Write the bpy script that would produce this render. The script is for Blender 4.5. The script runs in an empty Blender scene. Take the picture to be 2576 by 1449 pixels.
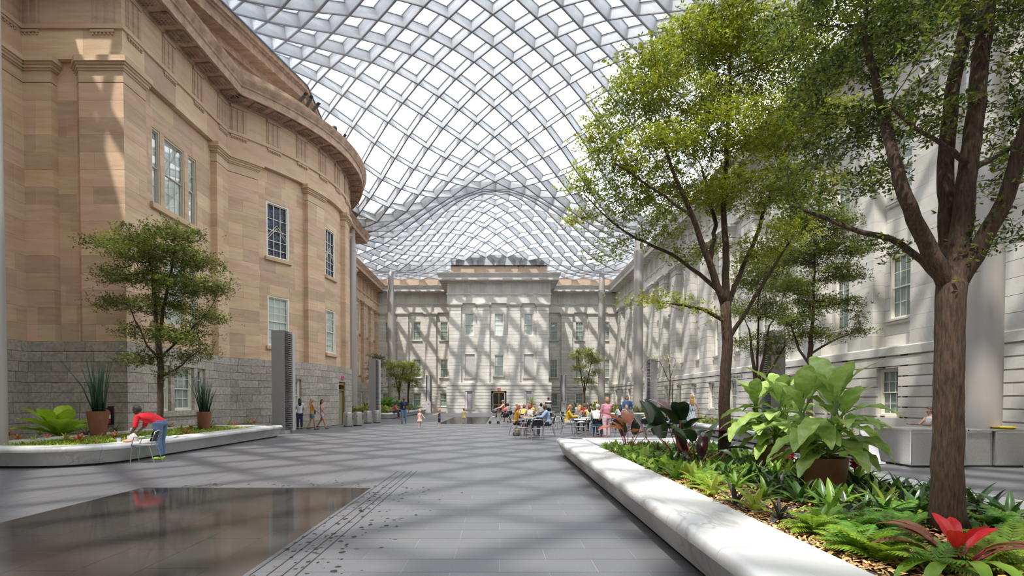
import bpy, bmesh, math, random
import numpy as np
from mathutils import Vector, Matrix, Euler
random.seed(11); np.random.seed(11)
SC = bpy.context.scene
COL = SC.collection
PI = math.pi; R = math.radians
# ---------------------------------------------------------------- camera, sky, sun, exposure
FPX, VPX, PITCH, EYE = 1400.0, 1257.0, R(1.2), 1.6
HY = 1006.0 + FPX * math.tan(PITCH)
cd = bpy.data.cameras.new('camera'); cam = bpy.data.objects.new('camera', cd); COL.objects.link(cam)
cd.sensor_width = 36.0; cd.lens = FPX / 2576 * 36
cd.shift_x = (1288 - VPX) / 2576; cd.shift_y = (HY - 724.5) / 2576
cd.clip_start = 0.05; cd.clip_end = 500
cam.location = (0, 0, EYE); cam.rotation_euler = (R(90) - PITCH, 0, 0)
SC.camera = cam
w = bpy.data.worlds.new('sky'); SC.world = w; w.use_nodes = True
nt = w.node_tree; nt.nodes.clear()
def _n(nt, t, **k):
    n = nt.nodes.new(t)
    for a, b in k.items(): setattr(n, a, b)
    return n
tc = _n(nt, 'ShaderNodeTexCoord'); no = _n(nt, 'ShaderNodeTexNoise'); no.inputs['Scale'].default_value = 3.0; no.inputs['Detail'].default_value = 5
mp = _n(nt, 'ShaderNodeMapping'); mp.inputs['Scale'].default_value = (1, 1, 2.2)
rp = _n(nt, 'ShaderNodeValToRGB'); rp.color_ramp.elements[0].position = .42; rp.color_ramp.elements[1].position = .62
rp.color_ramp.elements[0].color = (.80, .88, 1.0, 1); rp.color_ramp.elements[1].color = (1, 1, 1, 1)
bg = _n(nt, 'ShaderNodeBackground'); bg.inputs['Strength'].default_value = 2.6
ow = _n(nt, 'ShaderNodeOutputWorld')
nt.links.new(tc.outputs['Generated'], mp.inputs[0]); nt.links.new(mp.outputs[0], no.inputs['Vector'])
nt.links.new(no.outputs['Fac'], rp.inputs[0]); nt.links.new(rp.outputs[0], bg.inputs[0]); nt.links.new(bg.outputs[0], ow.inputs[0])
sl = bpy.data.lights.new('sun', 'SUN'); so = bpy.data.objects.new('sun', sl); COL.objects.link(so)
sl.energy = 4.0; sl.angle = R(1.3); sl.color = (1, .955, .89)
_el, _az = R(62), R(30)
so.rotation_euler = Vector((math.sin(_az) * math.cos(_el), math.cos(_az) * math.cos(_el), -math.sin(_el))).to_track_quat('-Z', 'Y').to_euler()
so.location = (0, 0, 40)
vs = SC.view_settings
vs.view_transform = 'Standard'; vs.look = 'None'; vs.gamma = 1; vs.use_curve_mapping = False; vs.exposure = 0.55
SC.cycles.max_bounces = 10; SC.cycles.diffuse_bounces = 5; SC.cycles.glossy_bounces = 4; SC.cycles.transparent_max_bounces = 24

def at(px, py, Y):                     # the place at depth Y that the eye sees at this point of the photograph
    a = (px - VPX) / FPX; b = (HY - py) / FPX; s, c = math.sin(PITCH), math.cos(PITCH)
    t = Y / (c + b * s)
    return Vector((a * t, Y, EYE + t * (b * c - s)))
def ground(px, py, z=0.0):
    a = (px - VPX) / FPX; b = (HY - py) / FPX; s, c = math.sin(PITCH), math.cos(PITCH)
    t = (z - EYE) / (b * c - s)
    return Vector((a * t, t * (c + b * s), z))

# ---------------------------------------------------------------- materials
MATS = {}
def mat(name, c1, c2=None, rough=.7, metal=0, scale=5, stretch=(1, 1, 1), rnd=0, isl=0, bump=0, bscale=40, coat=0, trans=0,
        spec=.5, c3=None, s3=1, vein=None, ramp=(.35, .65), emit=0, objc=True):
    if name in MATS: return MATS[name]
    m = bpy.data.materials.new(name); m.use_nodes = True; nt = m.node_tree
    b = nt.nodes['Principled BSDF']; L = nt.links.new
    b.inputs['Roughness'].default_value = rough; b.inputs['Metallic'].default_value = metal
    b.inputs['Specular IOR Level'].default_value = spec
    if coat: b.inputs['Coat Weight'].default_value = coat; b.inputs['Coat Roughness'].default_value = .12
    c1 = tuple(c1) + (1,); col = None
    g = _n(nt, 'ShaderNodeNewGeometry'); vec = g.outputs['Position']
    if not objc:
        t_ = _n(nt, 'ShaderNodeTexCoord'); vec = t_.outputs['Object']
    mpn = _n(nt, 'ShaderNodeMapping'); mpn.inputs['Scale'].default_value = stretch; L(vec, mpn.inputs[0]); vec = mpn.outputs[0]
    if c2:
        n = _n(nt, 'ShaderNodeTexNoise'); n.inputs['Scale'].default_value = scale; n.inputs['Detail'].default_value = 6; n.inputs['Roughness'].default_value = .6
        L(vec, n.inputs['Vector'])
        r = _n(nt, 'ShaderNodeValToRGB'); r.color_ramp.elements[0].position = ramp[0]; r.color_ramp.elements[1].position = ramp[1]
        r.color_ramp.elements[0].color = c1; r.color_ramp.elements[1].color = tuple(c2) + (1,)
        L(n.outputs['Fac'], r.inputs[0]); col = r.outputs[0]
    if c3:
        n = _n(nt, 'ShaderNodeTexNoise'); n.inputs['Scale'].default_value = s3; n.inputs['Detail'].default_value = 3
        L(vec, n.inputs['Vector'])
        r = _n(nt, 'ShaderNodeValToRGB'); r.color_ramp.elements[0].position = .5; r.color_ramp.elements[1].position = .68
        L(n.outputs['Fac'], r.inputs[0])
        x = _n(nt, 'ShaderNodeMixRGB'); L(r.outputs[0], x.inputs[0])
        if col: L(col, x.inputs[1])
        else: x.inputs[1].default_value = c1
        x.inputs[2].default_value = tuple(c3) + (1,); col = x.outputs[0]
    if vein:                            # (colour, scale, width)
        n = _n(nt, 'ShaderNodeTexNoise'); n.inputs['Scale'].default_value = vein[1]; n.inputs['Detail'].default_value = 7; n.inputs['Distortion'].default_value = 1.2
        L(vec, n.inputs['Vector'])
        a = _n(nt, 'ShaderNodeMath', operation='SUBTRACT'); a.inputs[1].default_value = .5; L(n.outputs['Fac'], a.inputs[0])
        a2 = _n(nt, 'ShaderNodeMath', operation='ABSOLUTE'); L(a.outputs[0], a2.inputs[0])
        r = _n(nt, 'ShaderNodeValToRGB'); r.color_ramp.elements[0].position = 0; r.color_ramp.elements[1].position = vein[2]
        r.color_ramp.elements[0].color = (.5, .5, .5, 1); r.color_ramp.elements[1].color = (0, 0, 0, 1); L(a2.outputs[0], r.inputs[0])
        n5 = _n(nt, 'ShaderNodeTexNoise'); n5.inputs['Scale'].default_value = vein[1] * .6; L(vec, n5.inputs['Vector'])
        r5 = _n(nt, 'ShaderNodeValToRGB'); r5.color_ramp.elements[0].position = .45; r5.color_ramp.elements[1].position = .6; L(n5.outputs['Fac'], r5.inputs[0])
        mm = _n(nt, 'ShaderNodeMath', operation='MULTIPLY'); L(r.outputs[0], mm.inputs[0]); L(r5.outputs[0], mm.inputs[1])
        x = _n(nt, 'ShaderNodeMixRGB'); L(mm.outputs[0], x.inputs[0])
        if col: L(col, x.inputs[1])
        else: x.inputs[1].default_value = c1
        x.inputs[2].default_value = tuple(vein[0]) + (1,); col = x.outputs[0]
    if rnd or isl:
        if isl: src = g.outputs['Random Per Island']; amt = isl
        else:
            at_ = _n(nt, 'ShaderNodeAttribute'); at_.attribute_name = 'rnd'; src = at_.outputs['Fac']; amt = rnd
        h = _n(nt, 'ShaderNodeHueSaturation')
        mr = _n(nt, 'ShaderNodeMapRange'); mr.inputs['To Min'].default_value = 1 - amt; mr.inputs['To Max'].default_value = 1 + amt; L(src, mr.inputs[0]); L(mr.outputs[0], h.inputs['Value'])
        mh = _n(nt, 'ShaderNodeMath', operation='MULTIPLY'); mh.inputs[1].default_value = 7.31; L(src, mh.inputs[0])
        mf = _n(nt, 'ShaderNodeMath', operation='FRACT'); L(mh.outputs[0], mf.inputs[0])
        m2 = _n(nt, 'ShaderNodeMapRange'); m2.inputs['To Min'].default_value = .5 - amt * .07; m2.inputs['To Max'].default_value = .5 + amt * .07; L(mf.outputs[0], m2.inputs[0]); L(m2.outputs[0], h.inputs['Hue'])
        if col: L(col, h.inputs['Color'])
        else: h.inputs['Color'].default_value = c1
        col = h.outputs[0]
    if col: L(col, b.inputs['Base Color'])
    else: b.inputs['Base Color'].default_value = c1
    if bump:
        n = _n(nt, 'ShaderNodeTexNoise'); n.inputs['Scale'].default_value = bscale; n.inputs['Detail'].default_value = 4; L(vec, n.inputs['Vector'])
        bp = _n(nt, 'ShaderNodeBump'); bp.inputs['Strength'].default_value = bump; bp.inputs['Distance'].default_value = .02
        L(n.outputs['Fac'], bp.inputs['Height']); L(bp.outputs[0], b.inputs['Normal'])
    if trans:
        tr = _n(nt, 'ShaderNodeBsdfTranslucent'); mx = _n(nt, 'ShaderNodeMixShader'); mx.inputs[0].default_value = trans
        out = nt.nodes['Material Output']
        if col: L(col, tr.inputs[0])
        else: tr.inputs[0].default_value = c1
        L(b.outputs[0], mx.inputs[1]); L(tr.outputs[0], mx.inputs[2]); L(mx.outputs[0], out.inputs[0])
    if emit: b.inputs['Emission Color'].default_value = c1; b.inputs['Emission Strength'].default_value = emit
    MATS[name] = m; return m
def glass(name, tint, gl=.12, rough=.02, gcol=(1, 1, 1)):
    if name in MATS: return MATS[name]
    m = bpy.data.materials.new(name); m.use_nodes = True; nt = m.node_tree; nt.nodes.clear(); L = nt.links.new
    t = _n(nt, 'ShaderNodeBsdfTransparent'); t.inputs[0].default_value = tuple(tint) + (1,)
    g = _n(nt, 'ShaderNodeBsdfGlossy'); g.inputs['Roughness'].default_value = rough; g.inputs[0].default_value = tuple(gcol) + (1,)
    f = _n(nt, 'ShaderNodeLayerWeight'); p_ = _n(nt, 'ShaderNodeMath', operation='POWER'); p_.inputs[1].default_value = 4.5; L(f.outputs['Facing'], p_.inputs[0])
    a = _n(nt, 'ShaderNodeMath', operation='MULTIPLY_ADD'); a.inputs[1].default_value = .85; a.inputs[2].default_value = gl + .02; a.use_clamp = True; L(p_.outputs[0], a.inputs[0])
    x = _n(nt, 'ShaderNodeMixShader'); L(a.outputs[0], x.inputs[0]); L(t.outputs[0], x.inputs[1]); L(g.outputs[0], x.inputs[2])
    o = _n(nt, 'ShaderNodeOutputMaterial'); L(x.outputs[0], o.inputs[0]); MATS[name] = m; return m

SAND = mat('sandstone', (.52, .355, .225), (.64, .475, .32), rough=.85, scale=1.6, stretch=(.5, .5, 3.2), rnd=.15, bump=.25, bscale=25, c3=(.54, .365, .24), s3=.8, vein=((.55, .33, .13), .9, .03))
SANDW = mat('weathered_sandstone', (.34, .23, .155), (.56, .40, .27), rough=.9, scale=2.2, stretch=(1, 1, 1.6), rnd=.15, bump=.3, bscale=20)
GRAN = mat('grey_granite_block', (.29, .255, .21), (.45, .405, .34), rough=.85, scale=9, rnd=.16, bump=.6, bscale=18)
JOINT = mat('mortar', (.34, .31, .27), rough=.9)
JOINTD = mat('dark_mortar', (.22, .19, .16), rough=.9)
PALE = mat('pale_marble_ashlar', (.54, .51, .455), (.65, .625, .57), rough=.75, scale=.9, rnd=.09, bump=.12, bscale=12, vein=((.45, .42, .38), .8, .02))
PALED = mat('grey_marble_ashlar', (.40, .38, .35), (.50, .48, .45), rough=.75, scale=.9, rnd=.09, bump=.12, bscale=12)
PJOINT = mat('grey_joint', (.20, .19, .17), rough=.9)
PAVER = mat('grey_granite_paver', (.095, .094, .10), (.135, .134, .14), rough=.42, scale=60, rnd=.055, spec=.45, c3=(.118, .115, .115), s3=1.5)
PJNT = mat('pale_paver_joint', (.27, .265, .26), rough=.8)
MARB = mat('white_marble', (.54, .53, .50), (.64, .63, .61), rough=.38, scale=2, stretch=(1, .5, 1), vein=((.25, .20, .15), 1.9, .04), rnd=.05, spec=.5)
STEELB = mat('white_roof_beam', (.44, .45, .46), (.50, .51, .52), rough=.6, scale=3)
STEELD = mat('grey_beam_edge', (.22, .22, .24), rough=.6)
COLM = mat('satin_grey_column', (.42, .39, .36), rough=.38, metal=.35)
PYL = mat('grey_pylon_metal', (.30, .285, .28), rough=.5, metal=.3)
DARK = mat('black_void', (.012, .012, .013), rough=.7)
WOODW = mat('cream_window_paint', (.76, .72, .61), rough=.5)
WOODB = mat('beige_window_paint', (.50, .44, .34), rough=.5)
CURT = mat('pale_blind', (.62, .66, .62), (.72, .75, .72), rough=.9, scale=2, stretch=(8, 8, .3))
CURTD = mat('green_grey_blind', (.32, .39, .37), (.40, .47, .44), rough=.8, scale=2, stretch=(8, 8, .3))
GLZ = glass('window_glass', (.93, .95, .94), .03)
SKYG = glass('roof_glass', (.94, .95, .96), .0)
WATER = glass('thin_water', (.93, .905, .88), .0, .06, (.42, .42, .42)); WETSPOT = glass('wet_spots', (.55, .54, .54), .0, .2, (.3, .3, .3))
BRONZE = mat('bronze', (.36, .22, .07), rough=.35, metal=.7)
STEEL = mat('brushed_steel', (.55, .54, .52), (.48, .47, .45), rough=.33, metal=.85, scale=20)
CHROME = mat('chrome_tube', (.62, .62, .62), rough=.2, metal=.95)
BLACK = mat('black_plastic', (.018, .018, .02), rough=.45)
ASH = mat('terracotta_pot', (.21, .085, .04), (.27, .115, .06), rough=.45, scale=4)
SOIL = mat('dark_soil', (.05, .03, .02), (.11, .06, .035), rough=.95, scale=30, bump=.8, bscale=60)
MULCH = mat('bark_chips', (.50, .26, .10), (.75, .46, .20), rough=.9, scale=30, isl=.45)
BARK = mat('brown_bark', (.035, .021, .014), (.115, .068, .042), rough=.9, scale=55, stretch=(1, 1, .16), bump=1, bscale=45)
def leafm(n, c, c2, tr=.3, rough=.45, isl=.35, sc=3): return mat(n, c, c2, rough=rough, scale=sc, isl=isl, trans=tr, spec=.4)
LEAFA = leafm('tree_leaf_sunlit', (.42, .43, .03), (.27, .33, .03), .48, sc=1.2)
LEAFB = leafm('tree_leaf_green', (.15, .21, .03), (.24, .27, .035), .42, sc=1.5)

# ---------------------------------------------------------------- mesh building
class MB:
    def __init__(s): s.v = []; s.f = []; s.m = []; s.r = []; s.rv = None
    def add(s, vs, fs, mi=0):
        o = len(s.v); s.v.extend(vs)
        for f in fs: s.f.append(tuple(i + o for i in f)); s.m.append(mi)
        if s.rv is not None: s.r.extend([s.rv] * len(fs))
        else: s.r.extend([.5] * len(fs))
    def box(s, x0, x1, y0, y1, z0, z1, mi=0):
        s.add([(x0, y0, z0), (x1, y0, z0), (x1, y1, z0), (x0, y1, z0), (x0, y0, z1), (x1, y0, z1), (x1, y1, z1), (x0, y1, z1)],
              [(0, 3, 2, 1), (4, 5, 6, 7), (0, 1, 5, 4), (1, 2, 6, 5), (2, 3, 7, 6), (3, 0, 4, 7)], mi)
    def cbox(s, c, sz, mi=0, M=None):
        x, y, z = (k / 2 for k in sz)
        vs = [Vector(p) for p in ((-x, -y, -z), (x, -y, -z), (x, y, -z), (-x, y, -z), (-x, -y, z), (x, -y, z), (x, y, z), (-x, y, z))]
        if M is not None: vs = [M @ p for p in vs]
        c = Vector(c)
        s.add([tuple(p + c) for p in vs], [(0, 3, 2, 1), (4, 5, 6, 7), (0, 1, 5, 4), (1, 2, 6, 5), (2, 3, 7, 6), (3, 0, 4, 7)], mi)
    def tube(s, pts, rad, n=8, mi=0, caps=True, flat=None):
        pts = [Vector(p) for p in pts]; k = len(pts)
        if not hasattr(rad, '__len__'): rad = [rad] * k
        vs = []; up = None
        for i, p in enumerate(pts):
            d = (pts[min(i + 1, k - 1)] - pts[max(i - 1, 0)])
            if d.length < 1e-9: d = Vector((0, 0, 1))
            d.normalize()
            if up is None:
                up = Vector((0, 0, 1)) if abs(d.z) < .9 else Vector((0, 1, 0))
                if flat is not None: up = Vector(flat)
            x = d.cross(up)
            if x.length < 1e-6: x = d.orthogonal()
            x.normalize(); y = x.cross(d).normalized()
            if flat is None: up = y
            r = rad[i]; rx, ry = r if hasattr(r, '__len__') else (r, r)
            for j in range(n):
                a = 2 * PI * j / n; q = p + x * (rx * math.cos(a)) + y * (ry * math.sin(a)); vs.append((q.x, q.y, q.z))
        fs = [(i * n + j, i * n + (j + 1) % n, (i + 1) * n + (j + 1) % n, (i + 1) * n + j) for i in range(k - 1) for j in range(n)]
        if caps: fs.append(tuple(reversed(range(n)))); fs.append(tuple(range((k - 1) * n, k * n)))
        s.add(vs, fs, mi)
    def lathe(s, prof, n=24, c=(0, 0, 0), mi=0, cap=True, sy=1):
        vs = []
        for r, z in prof:
            for j in range(n):
                a = 2 * PI * j / n; vs.append((c[0] + r * math.cos(a), c[1] + r * sy * math.sin(a), c[2] + z))
        k = len(prof)
        fs = [(i * n + j, i * n + (j + 1) % n, (i + 1) * n + (j + 1) % n, (i + 1) * n + j) for i in range(k - 1) for j in range(n)]
        if cap: fs.append(tuple(reversed(range(n)))); fs.append(tuple(range((k - 1) * n, k * n)))
        s.add(vs, fs, mi)
    def ell(s, c, r, n=10, m=7, mi=0, M=None):
        vs = []; c = Vector(c)
        for i in range(m + 1):
            t = PI * i / m
            for j in range(n):
                a = 2 * PI * j / n
                p = Vector((r[0] * math.sin(t) * math.cos(a), r[1] * math.sin(t) * math.sin(a), r[2] * math.cos(t)))
                if M is not None: p = M @ p
                p = p + c; vs.append((p.x, p.y, p.z))
        fs = [(i * n + j, (i + 1) * n + j, (i + 1) * n + (j + 1) % n, i * n + (j + 1) % n) for i in range(m) for j in range(n)]
        s.add(vs, fs, mi)
    def mesh(s, name, mats, smooth=False):
        me = bpy.data.meshes.new(name); me.from_pydata(s.v, [], s.f)
        for m in (mats if isinstance(mats, (list, tuple)) else [mats]): me.materials.append(m)
        if any(s.m): me.polygons.foreach_set('material_index', s.m)
        if smooth: me.polygons.foreach_set('use_smooth', [True] * len(s.f))
        if s.rv is not None:
            a = me.attributes.new('rnd', 'FLOAT', 'FACE'); a.data.foreach_set('value', s.r)
        me.update(); return me
    def build(s, name, mats, parent=None, smooth=False, **tags):
        return obj(name, s.mesh(name, mats, smooth), parent, **tags)
def smooth_by_angle(me, deg=35):
    me.polygons.foreach_set('use_smooth', [True] * len(me.polygons))
    try: me.set_sharp_from_angle(angle=R(deg))
    except Exception: pass
def obj(name, me, parent=None, loc=None, rot=None, scale=None, **tags):
    o = bpy.data.objects.new(name, me); COL.objects.link(o)
    if parent is not None: o.parent = parent
    if loc is not None: o.location = loc
    if rot is not None: o.rotation_euler = rot
    if scale is not None: o.scale = (scale,) * 3 if not hasattr(scale, '__len__') else scale
    for k, v in tags.items(): o[k] = v
    return o
def thing(name, label, cat, loc=(0, 0, 0), rz=0, group=None):
    o = obj(name, None, None, loc, (0, 0, rz), label=label, category=cat)
    if group: o['group'] = group
    return o
def tag(o, label, cat, group=None):
    o['label'] = label; o['category'] = cat
    if group: o['group'] = group
    return o

# ---------------------------------------------------------------- walls along a path
class Path:
    def __init__(s, pts, side=1, k=(0, 0)):
        s.p = [Vector((a, b)) for a, b in pts]; s.curved = len(pts) > 2; s.k = k
        s.c = [0]
        for a, b in zip(s.p, s.p[1:]): s.c.append(s.c[-1] + (b - a).length)
        s.L = s.c[-1]; s.sn = []
        for a, b in zip(s.p, s.p[1:]):
            t = (b - a).normalized(); s.sn.append(Vector((t.y, -t.x)) * side)
        s.vn = []
        for i in range(len(s.p)):
            n = s.sn[max(i - 1, 0)] + s.sn[min(i, len(s.sn) - 1)]; s.vn.append(n.normalized())
    def pos(s, q, d):
        i = 0
        while i < len(s.sn) - 1 and q > s.c[i + 1]: i += 1
        u = (q - s.c[i]) / (s.c[i + 1] - s.c[i])
        p = s.p[i] + (s.p[i + 1] - s.p[i]) * u
        n = (s.vn[i].lerp(s.vn[i + 1], max(0, min(1, u))) if s.curved else s.sn[i])
        p = p + n * d; return p.x, p.y
    def nrm(s, q):
        a = s.pos(q, 0); b = s.pos(q, 1); return Vector((b[0] - a[0], b[1] - a[1], 0))
def wbox(mb, P, s0, s1, d0, d1, z0, z1, mi=0, e=False):
    if s1 - s0 < 1e-4 or z1 - z0 < 1e-4: return
    n = max(1, int(math.ceil((s1 - s0) / .55))) if P.curved else 1
    vs = []
    for i in range(n + 1):
        for d in (d0, d1):
            q = s0 + (s1 - s0) * i / n
            if e and i == 0: q -= P.k[0] * d
            if e and i == n: q += P.k[1] * d
            x, y = P.pos(q, d); vs.append((x, y, z0)); vs.append((x, y, z1))
    fs = []
    for i in range(n):
        a = i * 4; b = a + 4
        fs += [(a, b, b + 1, a + 1), (a + 2, a + 3, b + 3, b + 2), (a + 1, b + 1, b + 3, a + 3), (a, a + 2, b + 2, b)]
    fs += [(0, 1, 3, 2), (n * 4, n * 4 + 2, n * 4 + 3, n * 4 + 1)]
    mb.add(vs, fs, mi)
def wsweep(mb, P, prof, mi=0, s0=None, s1=None, e=True):
    s0 = 0 if s0 is None else s0; s1 = P.L if s1 is None else s1
    n = max(1, int(math.ceil((s1 - s0) / .4))) if P.curved else 1
    m = len(prof); vs = []
    for i in range(n + 1):
        for d, z in prof:
            q = s0 + (s1 - s0) * i / n
            if e and i == 0: q -= P.k[0] * d
            if e and i == n: q += P.k[1] * d
            x, y = P.pos(q, d); vs.append((x, y, z))
    fs = [(i * m + j, i * m + (j + 1) % m, (i + 1) * m + (j + 1) % m, (i + 1) * m + j) for i in range(n) for j in range(m)]
    fs += [tuple(range(m)), tuple(range(n * m, n * m + m))]
    mb.add(vs, fs, mi)
def cut(rect, holes):
    rs = [rect]
    for h in holes:
        out = []
        for a, b, c, d in rs:
            if h[1] <= a or h[0] >= b or h[3] <= c or h[2] >= d: out.append((a, b, c, d)); continue
            if h[0] > a: out.append((a, h[0], c, d))
            if h[1] < b: out.append((h[1], b, c, d))
            m0, m1 = max(a, h[0]), min(b, h[1])
            if h[2] > c: out.append((m0, m1, c, h[2]))
            if h[3] < d: out.append((m0, m1, h[3], d))
        rs = out
    return rs
def ashlar(parent, P, s0, s1, z0, z1, ch, bw, holes, m, name, pieces, d0=-.2, d1=0, gap=.008, vgap=None, jit=.35, e=False, zs=None):
    if zs is None:
        n = max(1, round((z1 - z0) / ch)); zs = [z0 + (z1 - z0) * i / n for i in range(n + 1)]
    vgap = gap if vgap is None else vgap
    for ci in range(len(zs) - 1):
        a = s0; first = True
        while a < s1 - .02:
            wd = bw * (1 + random.uniform(-jit, jit))
            if first: wd *= random.choice((.5, 1)); first = False
            b = a + wd
            if s1 - b < bw * .4: b = s1
            rs = cut((a, b, zs[ci], zs[ci + 1]), holes)
            if rs:
                mb = MB(); mb.rv = random.random()
                for (q0, q1, y0, y1) in rs:
                    ea = e and (q0 < s0 + .01 or q1 > s1 - .01)
                    g0 = 0 if q0 < s0 + .01 else vgap / 2; g1 = 0 if q1 > s1 - .01 else vgap / 2
                    if q1 - q0 < .03 or y1 - y0 < .03: continue
                    if ea:
                        k = P.k; P.k = (k[0] if q0 < s0 + .01 else 0, k[1] if q1 > s1 - .01 else 0)
                        wbox(mb, P, q0 + g0, q1 - g1, d0, d1, y0 + gap / 2, y1 - gap / 2, e=True); P.k = k
                    else: wbox(mb, P, q0 + g0, q1 - g1, d0, d1, y0 + gap / 2, y1 - gap / 2)
                if mb.v:
                    x, y = P.pos((a + b) / 2, 0)
                    vis = .15 < y and abs(x) < y * .95 + 1.5 and zs[ci] - 1.6 < y * .72
                    pieces.append(((0 if vis else 1000) + math.hypot(x, y), mb, m, name, parent))
            a = b
def flush(pieces, limit=300):
    by = {}
    for p in pieces: by.setdefault((p[3], p[4].name), []).append(p)
    for key, ps in by.items():
        ps.sort(key=lambda t: t[0])
        for t in ps[:limit]: t[1].build(t[3], t[2], t[4])
        rest = MB(); rest.rv = .5; o = 0
        for t in ps[limit:]:
            o = len(rest.v); rest.v.extend(t[1].v); rest.f.extend(tuple(i + o for i in f) for f in t[1].f)
            rest.m.extend(t[1].m); rest.r.extend(t[1].r)
        if rest.v: rest.build(ps[0][3] + '_field', ps[0][2], ps[0][4], kind='stuff')
# ---------------------------------------------------------------- setting: walls
def struct(name, me=None): return obj(name, me, kind='structure')
WIN = [0]; WMESH = {}
def wmeshes(w, h, cols, rows, fm, bl, joined, style):
    key = (round(w, 2), round(h, 2), cols, rows, fm.name, bl.name, joined, style)
    if key in WMESH: return WMESH[key]
    fr = MB(); t = .075
    for x0, x1, z0, z1 in ((-w/2, -w/2+t, 0, h), (w/2-t, w/2, 0, h), (-w/2+t, w/2-t, h-t, h), (-w/2+t, w/2-t, 0, t)): fr.box(x0, x1, -.14, -.03, z0, z1)
    sa = MB(); sb = MB(); panes = []; iw = w/2 - t; ih0, ih1 = t, h - t
    if style == 'hung':
        mid = (ih0 + ih1) / 2; sashes = ((mid - .02, ih1, -.085), (ih0, mid + .02, -.12)); rr = rows // 2
    else: sashes = ((ih0, ih1, -.10),); rr = rows
    for z0, z1, y in sashes:
        u = .045
        for x0, x1, a, b in ((-iw, -iw+u, z0, z1), (iw-u, iw, z0, z1), (-iw+u, iw-u, z1-u, z1), (-iw+u, iw-u, z0, z0+u)): sa.box(x0, x1, y-.03, y, a, b)
        pw = (2*iw - 2*u) / cols; ph = (z1 - z0 - 2*u) / rr
        for i in range(1, cols): sb.box(-iw+u+i*pw-.011, -iw+u+i*pw+.011, y-.025, y-.004, z0+u, z1-u)
        for j in range(1, rr): sb.box(-iw+u, iw-u, y-.025, y-.006, z0+u+j*ph-.011, z0+u+j*ph+.011)
        for i in range(cols):
            for j in range(rr):
                panes.append((-iw+u+(i+.5)*pw, y-.015, z0+u+(j+.5)*ph, pw-.02, ph-.02))
    bd = MB(); bd.box(-w/2, w/2, -.185, -.175, 0, h)
    sill = MB(); sill.box(-w/2-.13, w/2+.13, -.1, .11, -.17, 0); sill.box(-w/2-.16, w/2+.16, -.1, .15, -.06, 0)
    r = dict(fr=fr.mesh('window_frame', fm), sa=sa.mesh('sash', fm), sb=sb.mesh('sash_bar', fm), bd=bd.mesh('blind', bl))
    if joined:
        g = MB()
        for x, y, z, a, b in panes: g.cbox((x, y, z), (a, .008, b))
        r['g'] = g.mesh('glazing', GLZ)
    else:
        g = MB(); a, b = panes[0][3:]; g.cbox((0, 0, 0), (a, .008, b)); r['p'] = g.mesh('glass_pane', GLZ); r['panes'] = panes
    r['sill'] = sill; WMESH[key] = r; return r
def window(P, s, z0, w, h, cols=3, rows=4, fm=None, bl=None, joined=True, sill=None, style='hung', d=0):
    fm = fm or WOODW; bl = bl or CURT; WIN[0] += 1
    r = wmeshes(w, h, cols, rows, fm, bl, joined, style)
    x, y = P.pos(s, d); n = P.nrm(s)
    e = obj('window_%d' % WIN[0], None, None, (x, y, z0), (0, 0, math.atan2(n.y, n.x) - PI/2), kind='structure')
    obj('window_frame', r['fr'], e); obj('sash', r['sa'], e); obj('blind', r['bd'], e)
    if style != 'stained': obj('sash_bar', r['sb'], e)
    if joined:
        if style != 'stained': obj('glazing', r['g'], e)
    else:
        for q in r['panes']: obj('glass_pane', r['p'], e, q[:3])
    if sill:
        k = 'sill' + sill.name
        if k not in r: r[k] = r['sill'].mesh('sill', sill)
        obj('sill', r[k], e)
    return e
TRI = {}
def triglyph(parent, P, s, z, h, m, d=.2, w=.84):
    key = (m.name, h, w)
    if key not in TRI:
        t = MB(); q = w / 3
        for i in range(3):
            c = -w/2 + (i + .5) * q
            t.add([(c-q*.36, 0, 0), (c-q*.2, .075, 0), (c+q*.2, .075, 0), (c+q*.36, 0, 0), (c-q*.36, 0, h-.16), (c-q*.2, .075, h-.2), (c+q*.2, .075, h-.2), (c+q*.36, 0, h-.16)],
                  [(0, 1, 5, 4), (1, 2, 6, 5), (2, 3, 7, 6), (4, 5, 6, 7), (3, 2, 1, 0)])
        t.box(-w/2, w/2, 0, .03, 0, h); t.box(-w/2, w/2, 0, .085, h-.16, h)
        t.box(-w/2, w/2, 0, .10, -.29, -.19)
        for i in range(6): t.lathe([(.035, 0), (.045, -.08)], 6, (-w/2+(i+.5)*w/6, .055, -.29))
        TRI[key] = t.mesh('triglyph', m)
    x, y = P.pos(s, d); n = P.nrm(s)
    return obj('triglyph', TRI[key], parent, (x, y, z), (0, 0, math.atan2(n.y, n.x) - PI/2))
MUT = {}
def mutule(parent, P, s, z, m, d0=.25, big=True):
    key = (m.name, big)
    if key not in MUT:
        t = MB(); t.box(-.34, .34, 0, .72, -.07, 0)
        if big:
            for i in range(6):
                for j in range(4): t.lathe([(.03, 0), (.036, -.05)], 5, (-.28+i*.112, .12+j*.16, -.07))
        MUT[key] = t.mesh('mutule', m)
    x, y = P.pos(s, d0); n = P.nrm(s)
    return obj('mutule', MUT[key], parent, (x, y, z), (0, 0, math.atan2(n.y, n.x) - PI/2))
ZA, ZT, ZF, ZC, ZP = 13.5, 14.55, 14.72, 16.05, 17.0       # architrave, taenia, frieze, cornice, parapet
ZB = 3.72                                                   # top of the ground storey
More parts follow.
